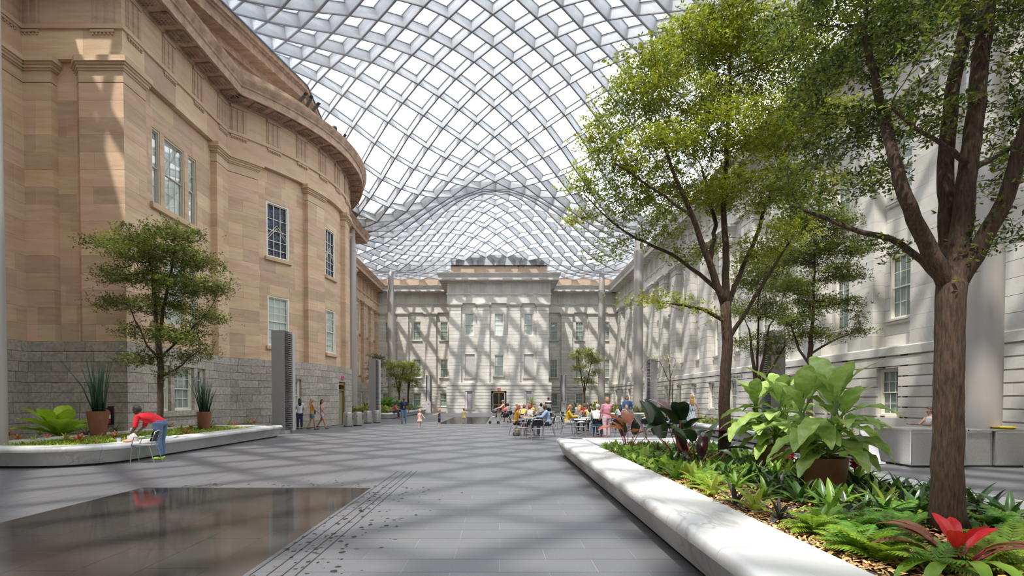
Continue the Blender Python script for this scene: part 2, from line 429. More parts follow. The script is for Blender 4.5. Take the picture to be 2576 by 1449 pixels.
def entab(parent, P, m, tris, pieces, big=False, dz=0, arch=True, mw=None, block=None, nob=False):
    za, zt, zf, zc, zp = (v + dz for v in (ZA, ZT, ZF, ZC, ZP))
    if arch: ashlar(parent, P, 0, P.L, za, zt, 2, 2.3, [], m, 'architrave_block', pieces, -.25, .24, gap=.006, jit=.15, e=True)
    b = MB(); b.rv = .5; wsweep(b, P, [(-.25, zt), (.32, zt), (.34, zf - .03), (.30, zf), (-.25, zf)]); b.build('taenia', m, parent)
    b = MB(); b.rv = .45; wsweep(b, P, [(-.25, zf), (.20, zf), (.20, zc), (-.25, zc)]); b.build('frieze', m, parent)
    b = MB(); b.rv = .55
    wsweep(b, P, [(-.25, zc), (.26, zc), (.30, zc + .14), (1.10, zc + .2), (1.10, zc + .14), (1.16, zc + .14), (1.16, zc + .52), (1.22, zc + .55), (1.24, zc + .62), (1.30, zc + .7), (1.40, zp - .08), (1.42, zp), (-.25, zp + .06)])
    b.build('cornice', mw or m, parent)
    bh = block or .75
    if not nob: b = MB(); b.rv = .4; wsweep(b, P, [(-.25, zp), (.18, zp), (.18, zp + bh), (-.25, zp + bh)]); b.build('blocking_course', mw or m, parent)
    for s in tris: triglyph(parent, P, s, zf, zc - zf, m)
    k = max(1, int(P.L / .95)); o = P.L / k
    if big:
        for i in range(k): mutule(parent, P, (i + .5) * o, zc + .16, mw or m)
    else:
        b = MB(); b.rv = .5
        for i in range(k): wbox(b, P, (i+.5)*o - .34, (i+.5)*o + .34, .25, .97, zc + .09, zc + .16)
        b.build('mutule_row', mw or m, parent, kind='stuff')
def pilaster(parent, P, c, w, m, pieces, d=.3, ch=.6, blocks=True, z0=ZB, dz=0, side=0, name='pilaster_block', bw=None):
    a, b = c - w/2, c + w/2; zt = ZA + dz
    t = MB(); t.rv = .5
    for q, dd, u, v in ((.0, 0, zt-.85, zt-.45), (.04, .04, zt-.45, zt-.38), (.10, .09, zt-.38, zt-.28), (.15, .14, zt-.28, zt-.20), (.22, .20, zt-.20, zt)):
        wbox(t, P, a - (0 if side == -1 else q), b + (0 if side == 1 else q), 0, d + dd, u, v, e=side != 0)
    p = t.build('pilaster', m, parent)
    if blocks: ashlar(p, P, a, b, z0, zt - .88, ch, bw or w, [], m, name, pieces, 0, d, gap=.006, jit=.05, e=side != 0)
    else:
        t = MB(); t.rv = .5; n = round((zt - .88 - z0) / ch); h = (zt - .88 - z0) / n
        for i in range(n): t.rv = random.random(); wbox(t, P, a, b, 0, d, z0 + i*h, z0 + (i+1)*h - .014, e=side != 0)
        t.build('shaft', m, p)
    return p
def backing(name, P, m, z1=17.0, d0=-.55, d1=-.2):
    b = MB(); b.rv = .5; wsweep(b, P, [(d0, 0), (d1, 0), (d1, z1), (d0, z1)]); me = b.mesh(name, m); return struct(name, me)

PIECES = []
DL = .35                                                    # the left building stands a touch higher
# --- left: recessed wall, projecting pavilion with a bowed centre
XN = -17.4
XW, XP, YP0, YB0 = -16.8, -13.8, 20.5, 28.0
F1 = Path([(XN, -9), (XN, YP0)], 1, (0, -1)); F2 = Path([(XN, YP0), (XP, YP0)], 1, (-1, 1)); F3 = Path([(XP, YP0), (XP, YB0)], 1, (1, -.4))
_cx, _cy, _r = -22.9, 36.5, 12.6
_a0 = math.asin((YB0 - _cy) / _r); _r2 = math.hypot(XP - _cx, YB0 - _cy); _a0 = math.atan2(YB0 - _cy, XP - _cx)
BOW = [(_cx + _r2 * math.cos(_a0 + (-2*_a0) * i / 40), _cy + _r2 * math.sin(_a0 + (-2*_a0) * i / 40)) for i in range(41)]
F4 = Path(BOW, 1, (-.4, -.4)); YB1 = BOW[-1][1]; YP1 = YB1 + 7.4
F5 = Path([(XP, YB1), (XP, YP1)], 1, (-.4, 1)); F6 = Path([(XP, YP1), (XW, YP1)], 1, (1, -1)); F7 = Path([(XW, YP1), (XW, 76.3)], 1, (-1, -1))
def bang(th): return _r2 * (R(th) - _a0)                    # path length at an angle on the bow
WL = backing('wall_left', F1, JOINTD); WLF = backing('wall_left_far', F7, JOINTD)
WP = struct('wall_left_pavilion'); WBOW = struct('wall_left_bow')
for P_ in (F2, F3, F5, F6):
    b = MB(); b.rv = .5; wsweep(b, P_, [(-.55, 0), (-.2, 0), (-.2, 17), (-.55, 17)]); b.build('backing', JOINTD, WP)
b = MB(); b.rv = .5; wsweep(b, F4, [(-.55, 0), (-.2, 0), (-.2, 17), (-.55, 17)]); b.build('backing', JOINTD, WBOW)
def side_s(px): return XP * FPX / (px - VPX) - YP0          # along F3 from the sight line
tw = [(390, 411), (421, 471), (480, 500)]
h3 = []
for (u, v) in tw:
    a, b_ = side_s(u), side_s(v)
    for z0, z1, rows in ((9.45, 12.45, 4), (4.75, 7.55, 4), (1.15, 3.0, 4)):
        h3.append((a, b_, z0, z1))
        window(F3, (a + b_)/2, z0, b_ - a, z1 - z0, 1 if b_ - a < .9 else 3, rows, WOODB if z0 > 4 else WOODW, CURT if z0 > 4 else CURTD, joined=False, style='hung', d=0 if z0 > 4 else .22)
for z0 in (9.45, 4.75, 1.15):
    b = MB(); b.rv = .5; wbox(b, F3, side_s(390) - .15, side_s(500) + .15, -.1, .12 if z0 > 4 else .4, z0 - .22, z0); b.build('window_sill', SAND if z0 > 4 else GRAN, WP)
bw_ = [(-29.2, 1.45, 9.25, 12.2, 'stained'), (-29.2, 1.4, 4.5, 7.2, 'hung'), (-25.5, .85, .95, 2.75, 'hung'), (-7.2, 1.45, 9.25, 12.2, 'stained'), (-7.2, 1.4, 4.5, 7.2, 'hung'), (15, 1.4, 9.25, 12.2, 'stained'), (15, 1.4, 4.5, 7.2, 'hung')]
STAIN = bpy.data.materials.new('stained_glass'); STAIN.use_nodes = True; MATS['stained_glass'] = STAIN
_t = STAIN.node_tree; _b = _t.nodes['Principled BSDF']; _b.inputs['Roughness'].default_value = .4; _b.inputs['Specular IOR Level'].default_value = .25
_o = _n(_t, 'ShaderNodeTexCoord'); _v = _n(_t, 'ShaderNodeTexVoronoi'); _v.feature = 'DISTANCE_TO_EDGE'; _v.inputs['Scale'].default_value = 6.5
_v2 = _n(_t, 'ShaderNodeTexVoronoi'); _v2.inputs['Scale'].default_value = 6.5
_r = _n(_t, 'ShaderNodeValToRGB'); _r.color_ramp.elements[0].color = (.02, .022, .03, 1); _r.color_ramp.elements[1].color = (.13, .14, .20, 1)
_r.color_ramp.elements.new(.55).color = (.10, .10, .11, 1); _r.color_ramp.elements.new(.8).color = (.05, .08, .20, 1)
_m = _n(_t, 'ShaderNodeMixRGB'); _g = _n(_t, 'ShaderNodeMath', operation='LESS_THAN'); _g.inputs[1].default_value = .05
_t.links.new(_o.outputs['Object'], _v.inputs['Vector']); _t.links.new(_o.outputs['Object'], _v2.inputs['Vector']); _t.links.new(_v.outputs['Distance'], _g.inputs[0])
_sx = _n(_t, 'ShaderNodeSeparateColor'); _t.links.new(_v2.outputs['Color'], _sx.inputs[0]); _t.links.new(_sx.outputs[0], _r.inputs[0])
_t.links.new(_g.outputs[0], _m.inputs[0]); _t.links.new(_r.outputs[0], _m.inputs[1]); _m.inputs[2].default_value = (.012, .012, .014, 1); _t.links.new(_m.outputs[0], _b.inputs['Base Color'])
h4 = []
for th, ww, z0, z1, st in bw_:
    s = bang(th); h4.append((s - ww/2, s + ww/2, z0, z1))
    if st == 'stained':
        e = window(F4, s, z0, ww, z1 - z0, 3, 5, WOODW, STAIN, joined=True, style='stained')
        b = MB(); hw = ww/2 - .08; H = z1 - z0
        for i in (1, 2): b.box(-hw + i*2*hw/3 - .014, -hw + i*2*hw/3 + .014, -.12, -.09, .1, H - .08)
        for q in (.47, .93, 1.5, 2.1): b.box(-hw, hw, -.12, -.09, q - .014, q + .014)
        for sg in (-1, 1):
            for o_ in (0, .16): b.tube([(0, -.09, 1.66 + o_), (sg * hw, -.09, .96 + o_)], .016, 4)
        b.build('lead_bar', WOODW, e)
    else: window(F4, s, z0, ww, z1 - z0, 3 if ww > 1 else 2, 6 if z0 > 3 else 4, WOODW, CURT, joined=False, d=0 if z0 > 4 else .22)
    b = MB(); b.rv = .5; wbox(b, F4, s - ww/2 - .13, s + ww/2 + .13, -.1, .14 if z0 > 4 else .4, z0 - .18, z0); b.build('window_sill', SAND if z0 > 4 else GRAN, WBOW)
dS = bang(-2.6); h4.append((dS - .62, dS + .62, 0, 2.75))
SB = [3.72 + .655 * i for i in range(16)] 
gz = [.1 + .402 * i for i in range(10)]
for P_, par, hl in ((F1, WL, []), (F2, WP, []), (F3, WP, h3), (F4, WBOW, h4), (F5, WP, []), (F7, WLF, [])):
    s0 = 20 if P_ is F1 else 0
    far = P_ in (F5, F7)
    if P_ is F7:
        hl = [(s - .6, s + .6, z0, z1) for s in (66.6 - YP1, 70.4 - YP1, 74.2 - YP1, 62.8 - YP1) for z0, z1 in ((9.5, 12.3), (4.6, 7.3), (.7, 2.6))]
        for a, b_, z0, z1 in hl: window(P_, (a + b_)/2, z0, 1.2, z1 - z0, 3, 4, WOODW, CURT, sill=SAND if z0 > 3 else GRAN, d=0 if z0 > 3 else .22)
    zz = [ZB + (ZA + DL - ZB) * i / 15 for i in range(16)]
    ashlar(par, P_, s0, P_.L, ZB, ZA + DL, .65, 1.35, hl, SAND, 'sandstone_block', PIECES, gap=.004, e=True, zs=zz)
    ashlar(par, P_, s0, P_.L, .02, ZB, .37, 1.0, hl, GRAN, 'granite_block', PIECES, -.2, .32, gap=.014, e=True)
def tri_run(P, step=1.95, off=.5):
    n = max(1, round((P.L - 2*off) / step)); return [off + (P.L - 2*off) * i / n for i in range(n + 1)]
entab(WL, F1, SAND, [F1.L - .9 - 1.95*i for i in range(5)], PIECES, True, DL, mw=SANDW)
entab(WP, F2, SAND, tri_run(F2, 1.95, .45), PIECES, True, DL, mw=SANDW)
entab(WP, F3, SAND, tri_run(F3, 1.95, .45), PIECES, True, DL, mw=SANDW, nob=True)
entab(WBOW, F4, SAND, tri_run(F4, 1.95, .7), PIECES, True, DL, mw=SANDW, block=1.0)
for P_ in (F5, F6): entab(WP, P_, SAND, tri_run(P_), PIECES, False, DL, mw=SANDW, nob=True)
entab(WLF, F7, SAND, tri_run(F7), PIECES, False, 0, mw=SANDW)
pilaster(WL, F1, F1.L - .75, 1.5, SAND, PIECES, dz=DL); pilaster(WP, F2, .7, 1.2, SAND, PIECES, dz=DL)
pilaster(WP, F2, F2.L - .8, 1.6, SAND, PIECES, dz=DL, side=1); pilaster(WP, F3, .55, 1.1, SAND, PIECES, dz=DL, side=-1)
pilaster(WP, F3, F3.L - .6, 1.2, SAND, PIECES, dz=DL); pilaster(WBOW, F4, .85, 1.6, SAND, PIECES, dz=DL)
pilaster(WBOW, F4, bang(-17), 1.55, SAND, PIECES, dz=DL); pilaster(WBOW, F4, bang(5), 1.5, SAND, PIECES, dz=DL); pilaster(WBOW, F4, bang(26), 1.5, SAND, PIECES, dz=DL)
pilaster(WP, F5, F5.L - .8, 1.6, SAND, PIECES, dz=DL, blocks=False)
for y in (60.8, 64.6, 68.4, 72.2, 75.6): pilaster(WLF, F7, y - YP1, 1.3, SAND, PIECES, blocks=False)
# pediment over the pavilion: tympanum and two raking cornices
za = ZP + DL; ZAP, YAP = 21.3, 36.8
def rake(y0, z0, y1, z1, d0, d1, lo, hi, g):
    g.add([(XP + d, y, z + o) for (y, z) in ((y0, z0), (y1, z1)) for d, o in ((d0, lo), (d1, lo), (d1, hi), (d0, hi))], [(0, 1, 2, 3), (4, 7, 6, 5), (0, 4, 5, 1), (1, 5, 6, 2), (2, 6, 7, 3), (3, 7, 4, 0)])
g = MB(); g.rv = .4
g.add([(XP + d, y, z) for d in (-.6, .0) for y, z in ((YP0 - .9, za - .2), (YAP, ZAP), (YP1 + .9, za - .2))], [(0, 1, 2), (3, 5, 4), (0, 3, 4, 1), (1, 4, 5, 2), (0, 2, 5, 3)])
g.build('tympanum', SANDW, WP)
for y0 in (YP0 - 1.4, YP1 + 1.4):
    g = MB(); g.rv = .3
    for d0, d1, lo, hi in ((-.6, .22, -.35, 0), (-.6, .95, 0, .45), (-.6, 1.05, .45, .55), (-.6, 1.2, .55, .8)): rake(y0, za, YAP, ZAP, d0, d1, lo, hi, g)
    g.build('raking_cornice', SANDW, WP)
    g = MB(); rake(y0, za, YAP, ZAP, -.6, 1.28, .8, .86, g); g.build('roof_flashing', mat('blue_grey_lead', (.16, .20, .24), rough=.5), WP)
# bronze door in the bow
x, y = F4.pos(dS, .22); n = F4.nrm(dS); rz = math.atan2(n.y, n.x) - PI/2
dr = obj('door_1', None, None, (x, y, 0), (0, 0, rz), kind='structure')
b = MB()
for x0, x1, z0, z1 in ((-.6, -.5, 0, 2.72), (.5, .6, 0, 2.72), (-.6, .6, 2.55, 2.72), (-.6, .6, 2.2, 2.28)): b.box(x0, x1, -.15, .03, z0, z1)
b.build('door_frame', BRONZE, dr)
b = MB(); b.box(-.5, .5, -.12, -.08, .02, 2.2); b.build('door_leaf', mat('pale_green_door', (.22, .24, .13), rough=.4), dr)
b = MB(); b.tube([(.38, -.03, .8), (.38, -.03, 1.3)], .018, 6); b.build('door_handle', CHROME, dr)
b = MB(); b.lathe([(0.05, 0), (.05, .04)], 8, (0, .0, 2.4)); b.build('door_sensor', BLACK, dr)

# --- back: two wings and a projecting centre
YK, YC, XC0, XC1 = 76.3, 69.0, -6.25, 6.05
B1 = Path([(XW, YK), (XC0, YK)], 1, (-1, -1)); B2 = Path([(XC0, YK), (XC0, YC)], 1, (-1, 1)); B3 = Path([(XC0, YC), (XC1, YC)], 1, (1, 1))
B4 = Path([(XC1, YC), (XC1, YK)], 1, (1, -1)); B5 = Path([(XC1, YK), (16.0, YK)], 1, (-1, -1)); RW = Path([(16.0, YK), (16.0, -9)], 1, (-1, 0))
WK = struct('wall_back'); WC = struct('wall_back_center'); WR = backing('wall_right', RW, PJOINT)
for P_, par in ((B1, WK), (B5, WK), (B2, WC), (B3, WC), (B4, WC)):
    b = MB(); b.rv = .5; wsweep(b, P_, [(-.55, 0), (-.2, 0), (-.2, 17), (-.55, 17)]); b.build('backing', PJOINT, par)
def wset(P, s, z0, z1, w=1.15, **k): window(P, s, z0, w, z1 - z0, 3, 4, **k); return (s - w/2, s + w/2, z0, z1)
hb1, hb3, hb5, hr = [], [], [], []
for X in (-15.5, -11.3, -7.6):
    for z0, z1 in ((9.7, 12.3), (4.6, 7.2), (.65, 2.55)): hb1.append(wset(B1, X - XW, z0, z1, d=.22 if z0 < 3 else 0, sill=PALED, bl=CURTD))
for X in (7.4, 10.9, 14.7):
    for z0, z1 in ((9.7, 12.3), (4.6, 7.2), (.65, 2.55)): hb5.append(wset(B5, X - XC1, z0, z1, d=.22 if z0 < 3 else 0, sill=PALED, bl=CURTD))
for X in (-3.75, -.1, 3.55): hb3.append(wset(B3, X - XC0, 9.5, 12.3, 1.2, bl=CURT))
hb3.append(wset(B3, 6.15, 4.5, 7.2, 1.2, sill=PALED))
for X in (-3.7, 3.6):
    b = MB(); b.rv = .5; s = X - XC0; hb3 += [(s - .6, s + .6, 4.45, 7.25), (s - .58, s + .58, .55, 2.7)]
    wbox(b, B3, s - .6, s + .6, -.21, -.13, 4.45, 7.25); b.build('blind_panel', PALED, WC)
    b = MB(); b.rv = .5; wbox(b, B3, s - .75, s + .75, -.1, .12, 4.25, 4.45); b.build('sill', PALED, WC)
    b = MB(); b.rv = .5; wbox(b, B3, s - .58, s + .58, -.2, .14, .55, 2.7); b.build('notice_panel', mat('mauve_panel', (.40, .36, .40), (.47, .42, .46), rough=.5, scale=3), WC)
    b = MB(); b.rv = .5; wbox(b, B3, s - .7, s + .7, -.1, .4, .38, .55); b.build('sill', PALED, WC)
hb3.append((5.2, 7.08, 0, 2.68))
def rust(par, P, holes, pcs, m, s0=0, s1=None, bw=1.5, gd=.32):
    s1 = P.L if s1 is None else s1
    b = MB(); b.rv = .5
    for (a, b_, z0, z1) in cut((s0, s1, .1, 3.36), holes): wbox(b, P, a, b_, -.2, gd - .07, z0, z1, e=True)
    b.build('joint_bed', m, par)
    ashlar(par, P, s0, s1, .12, 3.32, .4, bw, holes, m, 'rusticated_block', pcs, gd - .1, gd, gap=.05, vgap=.006, e=True)
    b = MB(); b.rv = .5; wsweep(b, P, [(-.2, 3.36), (gd + .04, 3.36), (gd + .04, ZB - .05), (gd, ZB), (-.2, ZB)], s0=s0, s1=s1); b.build('belt_course', m, par)
    b = MB(); b.rv = .5
    for (a, b_, z0, z1) in cut((s0, s1, 0, .12), holes): wbox(b, P, a, b_, -.2, gd + .04, z0, z1, e=True)
    b.build('plinth', m, par)
def field(par, P, holes, m, pcs, s0=0, ch=.42, bw=1.2, nm='ashlar_block'):
    ashlar(par, P, s0, P.L, ZB, ZA, ch, bw, holes, m, nm, pcs, gap=.012, vgap=.008, e=True)
FARP = []
for P_, par, hl, m in ((B1, WK, hb1, PALE), (B5, WK, hb5, PALE), (B3, WC, hb3, PALE), (B2, WC, [], PALE), (B4, WC, [], PALE)):
    rust(par, P_, hl, PIECES if P_ is B3 else FARP, m); field(par, P_, hl, m, FARP)
    entab(par, P_, m, tri_run(P_, 1.95, .45), FARP, False, 0, arch=True, nob=True)
for X in (-16.3, -13.2, -9.4): pilaster(WK, B1, X - XW, 1.5, PALE, PIECES, blocks=False, ch=.42)
for X in (9.15, 12.8, 15.7): pilaster(WK, B5, X - XC1, 1.5, PALE, PIECES, blocks=False, ch=.42)
for X in (-5.5, -2.0, 1.8, 5.3): pilaster(WC, B3, X - XC0, 1.48, PALE, PIECES, blocks=False, ch=.42)
# pink sandstone upstands, louvre panel above the centre, dark slots above the wings
PINK = mat('pink_sandstone', (.50, .36, .25), (.42, .33, .25), rough=.85, scale=1.2)
b = MB(); b.box(XC0 + .2, XC1 - .2, YC + .1, YC + .6, ZP + .06, ZP + 1.1); b.build('parapet_band', PINK, WC)
b = MB(); b.box(XC0 + .25, XC1 - .25, YC + .35, YC + .5, ZP + 1.2, 19.6); b.build('upstand_panel', STEELB, WC)
b = MB(); b.box(XC0 + .2, XC1 - .2, YC - .05, YC + .3, ZP + 1.1, ZP + 1.2); b.build('parapet_rail', BLACK, WC)
for i in range(5):
    X = -.4 + (i - 2) * 2.6
    b = MB(); b.box(X - .22, X + .22, YC + .05, YC + .33, ZP + 1.2, 18.75)
    b.add([(X-.22, YC+.02, 18.75), (X+.22, YC+.02, 18.75), (X+.6, YC+.02, 19.15), (X-.6, YC+.02, 19.15), (X-.22, YC+.34, 18.75), (X+.22, YC+.34, 18.75), (X+.6, YC+.34, 19.15), (X-.6, YC+.34, 19.15)], [(0, 1, 2, 3), (5, 4, 7, 6), (3, 2, 6, 7), (0, 3, 7, 4), (1, 5, 6, 2)])
    b.build('roof_post', STEELB, WC)
for x0, x1 in ((XW, XC0), (XC1, 16)):
    b = MB(); b.box(x0, x1, YK + .0, YK + .4, ZP + .05, ZP + 1.15); b.build('parapet_band', PINK, WK)
    b = MB(); b.box(x0, x1, YK + .5, YK + .9, ZP + .5, 20); b.build('gutter_void', DARK, WK)
    b = MB(); b.box(x0, x1, YK - .1, YK + .05, ZP + 1.25, ZP + 1.33); b.box(x0, x1, YK - .1, YK + .05, ZP + 2.0, ZP + 2.1); b.build('gutter_rail', PYL, WK)
# central bronze double door
dr = obj('door_2', None, None, (-.1, YC - .2, 0), kind='structure')
b = MB()
for x0, x1, z0, z1 in ((-.94, -.78, 0, 2.66), (.78, .94, 0, 2.66), (-.78, .78, 2.44, 2.66), (-.05, .05, 0, 2.44), (-.78, .78, .95, 1.03), (-.78, .78, 0, .12)): b.box(x0, x1, -.05, .12, z0, z1)
b.build('door_frame', BRONZE, dr)
for x0 in (-.78, .05):
    b = MB(); b.box(x0, x0 + .73, .05, .07, .12, 2.44); b.build('door_leaf', glass('door_glass', (.25, .25, .25), .06), dr)
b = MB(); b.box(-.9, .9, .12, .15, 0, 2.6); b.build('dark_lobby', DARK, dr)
# --- right wall
for k in range(-2, 15):
    Y = 22.3 + 3.7 * k
    if Y > 75.5: continue
    s = YK - Y
    for z0, z1 in ((9.6, 12.3), (4.85, 7.45), (.95, 2.85)):
        hr.append(wset(RW, s, z0, z1, 1.25, d=.36 if z0 < 3 else 0, joined=not (k in (0, 1) or (k == 2 and z0 < 3)), bl=CURTD, sill=PALE if z0 > 3 else None))
rust(WR, RW, hr, PIECES, PALE, bw=2.0, gd=.5)
field(WR, RW, hr, PALE, PIECES, ch=.52, bw=1.5)
entab(WR, RW, PALE, tri_run(RW, 1.95, .45), PIECES, False, 0)
for k in range(-2, 15):
    Y = 24.0 + 3.7 * k
    if Y < 75.8: pilaster(WR, RW, YK - Y, 1.6, PALE, PIECES, d=.5, ch=.52, blocks=(k in (-1, 0, 1)))
# --- rear wall behind the viewer
RR = Path([(16.0, -9), (XN, -9)], 1, (-1, -1)); WREAR = backing('wall_rear', RR, PALE, d0=-.55, d1=0)
entab(WREAR, RR, PALE, [], FARP, False, 0, arch=False)
flush(PIECES, 300); flush(FARP, 0)
# exit signs
def text_mesh(s, size, m, name='lettering', ext=.004):
    c = bpy.data.curves.new(name, 'FONT'); c.body = s; c.size = size; c.extrude = ext; c.align_x = 'CENTER'; c.align_y = 'CENTER'; c.resolution_u = 2
    o = bpy.data.objects.new(name, c); COL.objects.link(o); dg = bpy.context.evaluated_depsgraph_get()
    me = bpy.data.meshes.new_from_object(o.evaluated_get(dg)); me.materials.clear(); me.materials.append(m)
    bpy.data.objects.remove(o); return me
RED = mat('sign_red', (.55, .03, .05), rough=.5); REDD = mat('deep_red', (.35, .01, .02), rough=.5); WHITE = mat('white_paint', (.75, .75, .75), rough=.5)
def exit_sign(loc, rz, label):
    t = thing('exit_sign', label, 'sign', loc, rz)
    b = MB(); b.cbox((0, 0, 0), (.42, .05, .22)); b.build('sign_box', mat('pink_red_sign', (.62, .16, .20), rough=.4), t)
    obj('lettering', text_mesh('EXIT', .19, REDD), t, (0, -.028, -.005), (R(90), 0, 0))
exit_sign((-.1, YC - .37, 2.98), 0, 'red exit sign above the bronze double door of the back wall')
x, y = F4.pos(dS, .36); exit_sign((x, y, 3.05), rz + PI, 'red exit sign above the green door of the curved sandstone bow')
obj('lettering', text_mesh('METLOINUNN  S', .27, mat('dull_bronze_letters', (.22, .20, .18), rough=.5), ext=.012), WR, (15.485, 36.6, 3.12), (R(90), 0, R(-90)))
# --- columns
XO, XA = -.4, 12.6; CY = (66.8, 49.1, 14.1)
cm = MB(); cm.lathe([(.47, 0), (.47, .04), (.41, .06), (.41, 14.6), (.425, 14.6), (.425, 14.68), (.37, 14.7), (.36, 15.1), (.30, 16.6), (.12, 16.9)], 40)
cme = cm.mesh('roof_column', COLM); smooth_by_angle(cme)
lab = {(-1, 66.8): 'tall grey metal roof column before the left wing of the back wall', (-1, 49.1): 'tall grey roof column at the far edge of the curved sandstone bow',
       (-1, 14.1): 'tall grey roof column at the left edge, before the near sandstone wall', (1, 66.8): 'tall grey roof column before the right wing of the back wall',
       (1, 49.1): 'tall grey roof column rising behind the cafe tables', (1, 14.1): 'very wide looking grey roof column behind the steel counter'}
for sx in (-1, 1):
    for y in CY:
        tag(obj('roof_column', cme, None, (XO + sx * XA, y, 0)), lab[(sx, y)], 'column', 'columns carrying the glass roof')

# ---------------------------------------------------------------- ceiling: wavy glazed grid
cyk = np.array([-9.5, -3.5, 4, 14.1, 19, 24, 31.6, 38, 41.4, 46, 50.5, 54, 57.5, 61.7, 66.9, 69, 77.0])
czk = np.array([22.3, 21.2, 21.6, 20.5, 21.9, 23.3, 24.5, 24.0, 23.1, 21.5, 20.5, 21.7, 22.7, 22.2, 20.4, 19.3, 17.9])
yy = np.linspace(-9.5, 77, 400); zz_ = np.interp(yy, cyk, czk)
ker = np.hanning(25); ker /= ker.sum(); zz_ = np.convolve(np.pad(zz_, 12, 'edge'), ker, 'valid')
ze_ = np.interp(yy, [-10, 10, 14.1, 20, 26, 32, 37, 41.5, 45.5, 49.1, 53, 77], [16.9, 16.7, 16.9, 18.2, 20.2, 22.0, 22.9, 21.6, 18.7, 16.9, 16.7, 16.9]); ze_ = np.convolve(np.pad(ze_, 12, 'edge'), ker, 'valid')
def rz_(x, y):
    c = float(np.interp(y, yy, zz_))
    if y < 49.1 and y > 14.1: e = float(np.interp(y, yy, ze_))
    elif y >= 49.1: e = 16.9 + 1.0 * abs(math.sin(PI * (y - 49.1) / 17.7))
    else: e = 16.9 + 1.0 * math.sin(PI * (14.1 - y) / 17.6) ** 2
    t = (x - XO) / XA; k = (math.cos(PI * t) + 1) / 2
    if abs(t) > 1: k = .55 * (1 - math.cos(PI * (abs(t) - 1))) / 2 * 1.0
    return e + (c - e) * k
def rnrm(x, y):
    h = .2; v = Vector((-(rz_(x + h, y) - rz_(x - h, y)) / (2*h), -(rz_(x, y + h) - rz_(x, y - h)) / (2*h), 1)); return v.normalized()
HXs, HYs, YN0 = 1.3, 1.335, 33.4
X0, X1, Y0, Y1 = -17.6, 16.8, -9.6, 77.0
ni0, ni1 = math.ceil((X0 - XO) / HXs), math.floor((X1 - XO) / HXs); nj0, nj1 = math.ceil((Y0 - YN0) / HYs), math.floor((Y1 - YN0) / HYs)
CE = struct('ceiling')
zc = {}
def node(i, j):
    if (i, j) not in zc:
        x, y = XO + i * HXs, YN0 + j * HYs; zc[(i, j)] = (Vector((x, y, rz_(x, y))), rnrm(x, y))
    return zc[(i, j)]
DB = .74
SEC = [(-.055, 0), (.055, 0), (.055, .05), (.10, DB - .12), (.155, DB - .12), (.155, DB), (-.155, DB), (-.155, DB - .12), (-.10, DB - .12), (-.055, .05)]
for fam in (1, -1):
    for q in range(-200, 200):
        if q % 2: continue
        run = [(i, q * 1 - fam * i) for i in range(ni0, ni1 + 1) if nj0 <= q - fam * i <= nj1]
        if len(run) < 2: continue
        b = MB(); vs = []; sec = []
        for (i, j) in run: p, n = node(i, j); sec.append((p, n))
        dirv = Vector((HXs, -fam * HYs, 0)).normalized(); w_ = Vector((-dirv.y, dirv.x, 0))
        for p, n in sec:
            for (o, d) in SEC:
                v = p + w_ * o + n * d; vs.append(tuple(v))
        fs, ms = [], []
        for k in range(len(sec) - 1):
            for j in range(10):
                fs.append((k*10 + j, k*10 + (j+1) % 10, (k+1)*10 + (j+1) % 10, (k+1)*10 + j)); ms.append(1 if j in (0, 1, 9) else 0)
        fs += [tuple(range(10)), tuple(range(len(vs) - 10, len(vs)))]; ms += [0, 0]
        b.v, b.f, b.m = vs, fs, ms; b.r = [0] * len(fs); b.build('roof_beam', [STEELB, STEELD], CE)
cells = []
for i in range(ni0, ni1 + 1):
    for j in range(nj0, nj1 + 1):
        if (i + j) % 2:
            c = []
            for a, b_ in ((-1, 0), (0, -1), (1, 0), (0, 1)):
                if ni0 <= i + a <= ni1 and nj0 <= j + b_ <= nj1: c.append((i + a, j + b_))
            if len(c) >= 3: cells.append((i, j, c))
vis = []
for i, j, c in cells:
    p = node(i, j)[0]; yy_ = p.y
    u = VPX + FPX * p.x / max(yy_, .1); v = 1006 - FPX * (p.z - EYE) / max(yy_, .1)
    ok = yy_ > 5 and 480 < u < 1750 and -60 < v < 700
    vis.append(((0 if ok else 1000) + p.length, i, j, c))
vis.sort(); rest = MB()
for k, (_, i, j, c) in enumerate(vis):
    pc, n = node(i, j); vs = []
    for q in c:
        p, n2 = node(*q); p = p + n2 * (DB - .05); vs.append(tuple(p + (pc + n * (DB-.05) - p) * .03))
    if k < 300: b = MB(); b.add(vs, [tuple(range(len(vs)))]); b.build('glass_pane', SKYG, CE)
    else: rest.add(vs, [tuple(range(len(vs)))])
rest.build('glass_pane_field', SKYG, CE, kind='stuff')
b = MB()
for x in (X0 + .2, X1 - .2):
    ps = [Vector((x, y, rz_(x, y) + .35)) for y in np.linspace(-9, 77, 80)]; b.tube(ps, .25, 6)
b.tube([(x, 76.8, rz_(x, 76.8) + .35) for x in np.linspace(X0, X1, 30)], .22, 6)
b.build('roof_edge_beam', STEELB, CE)

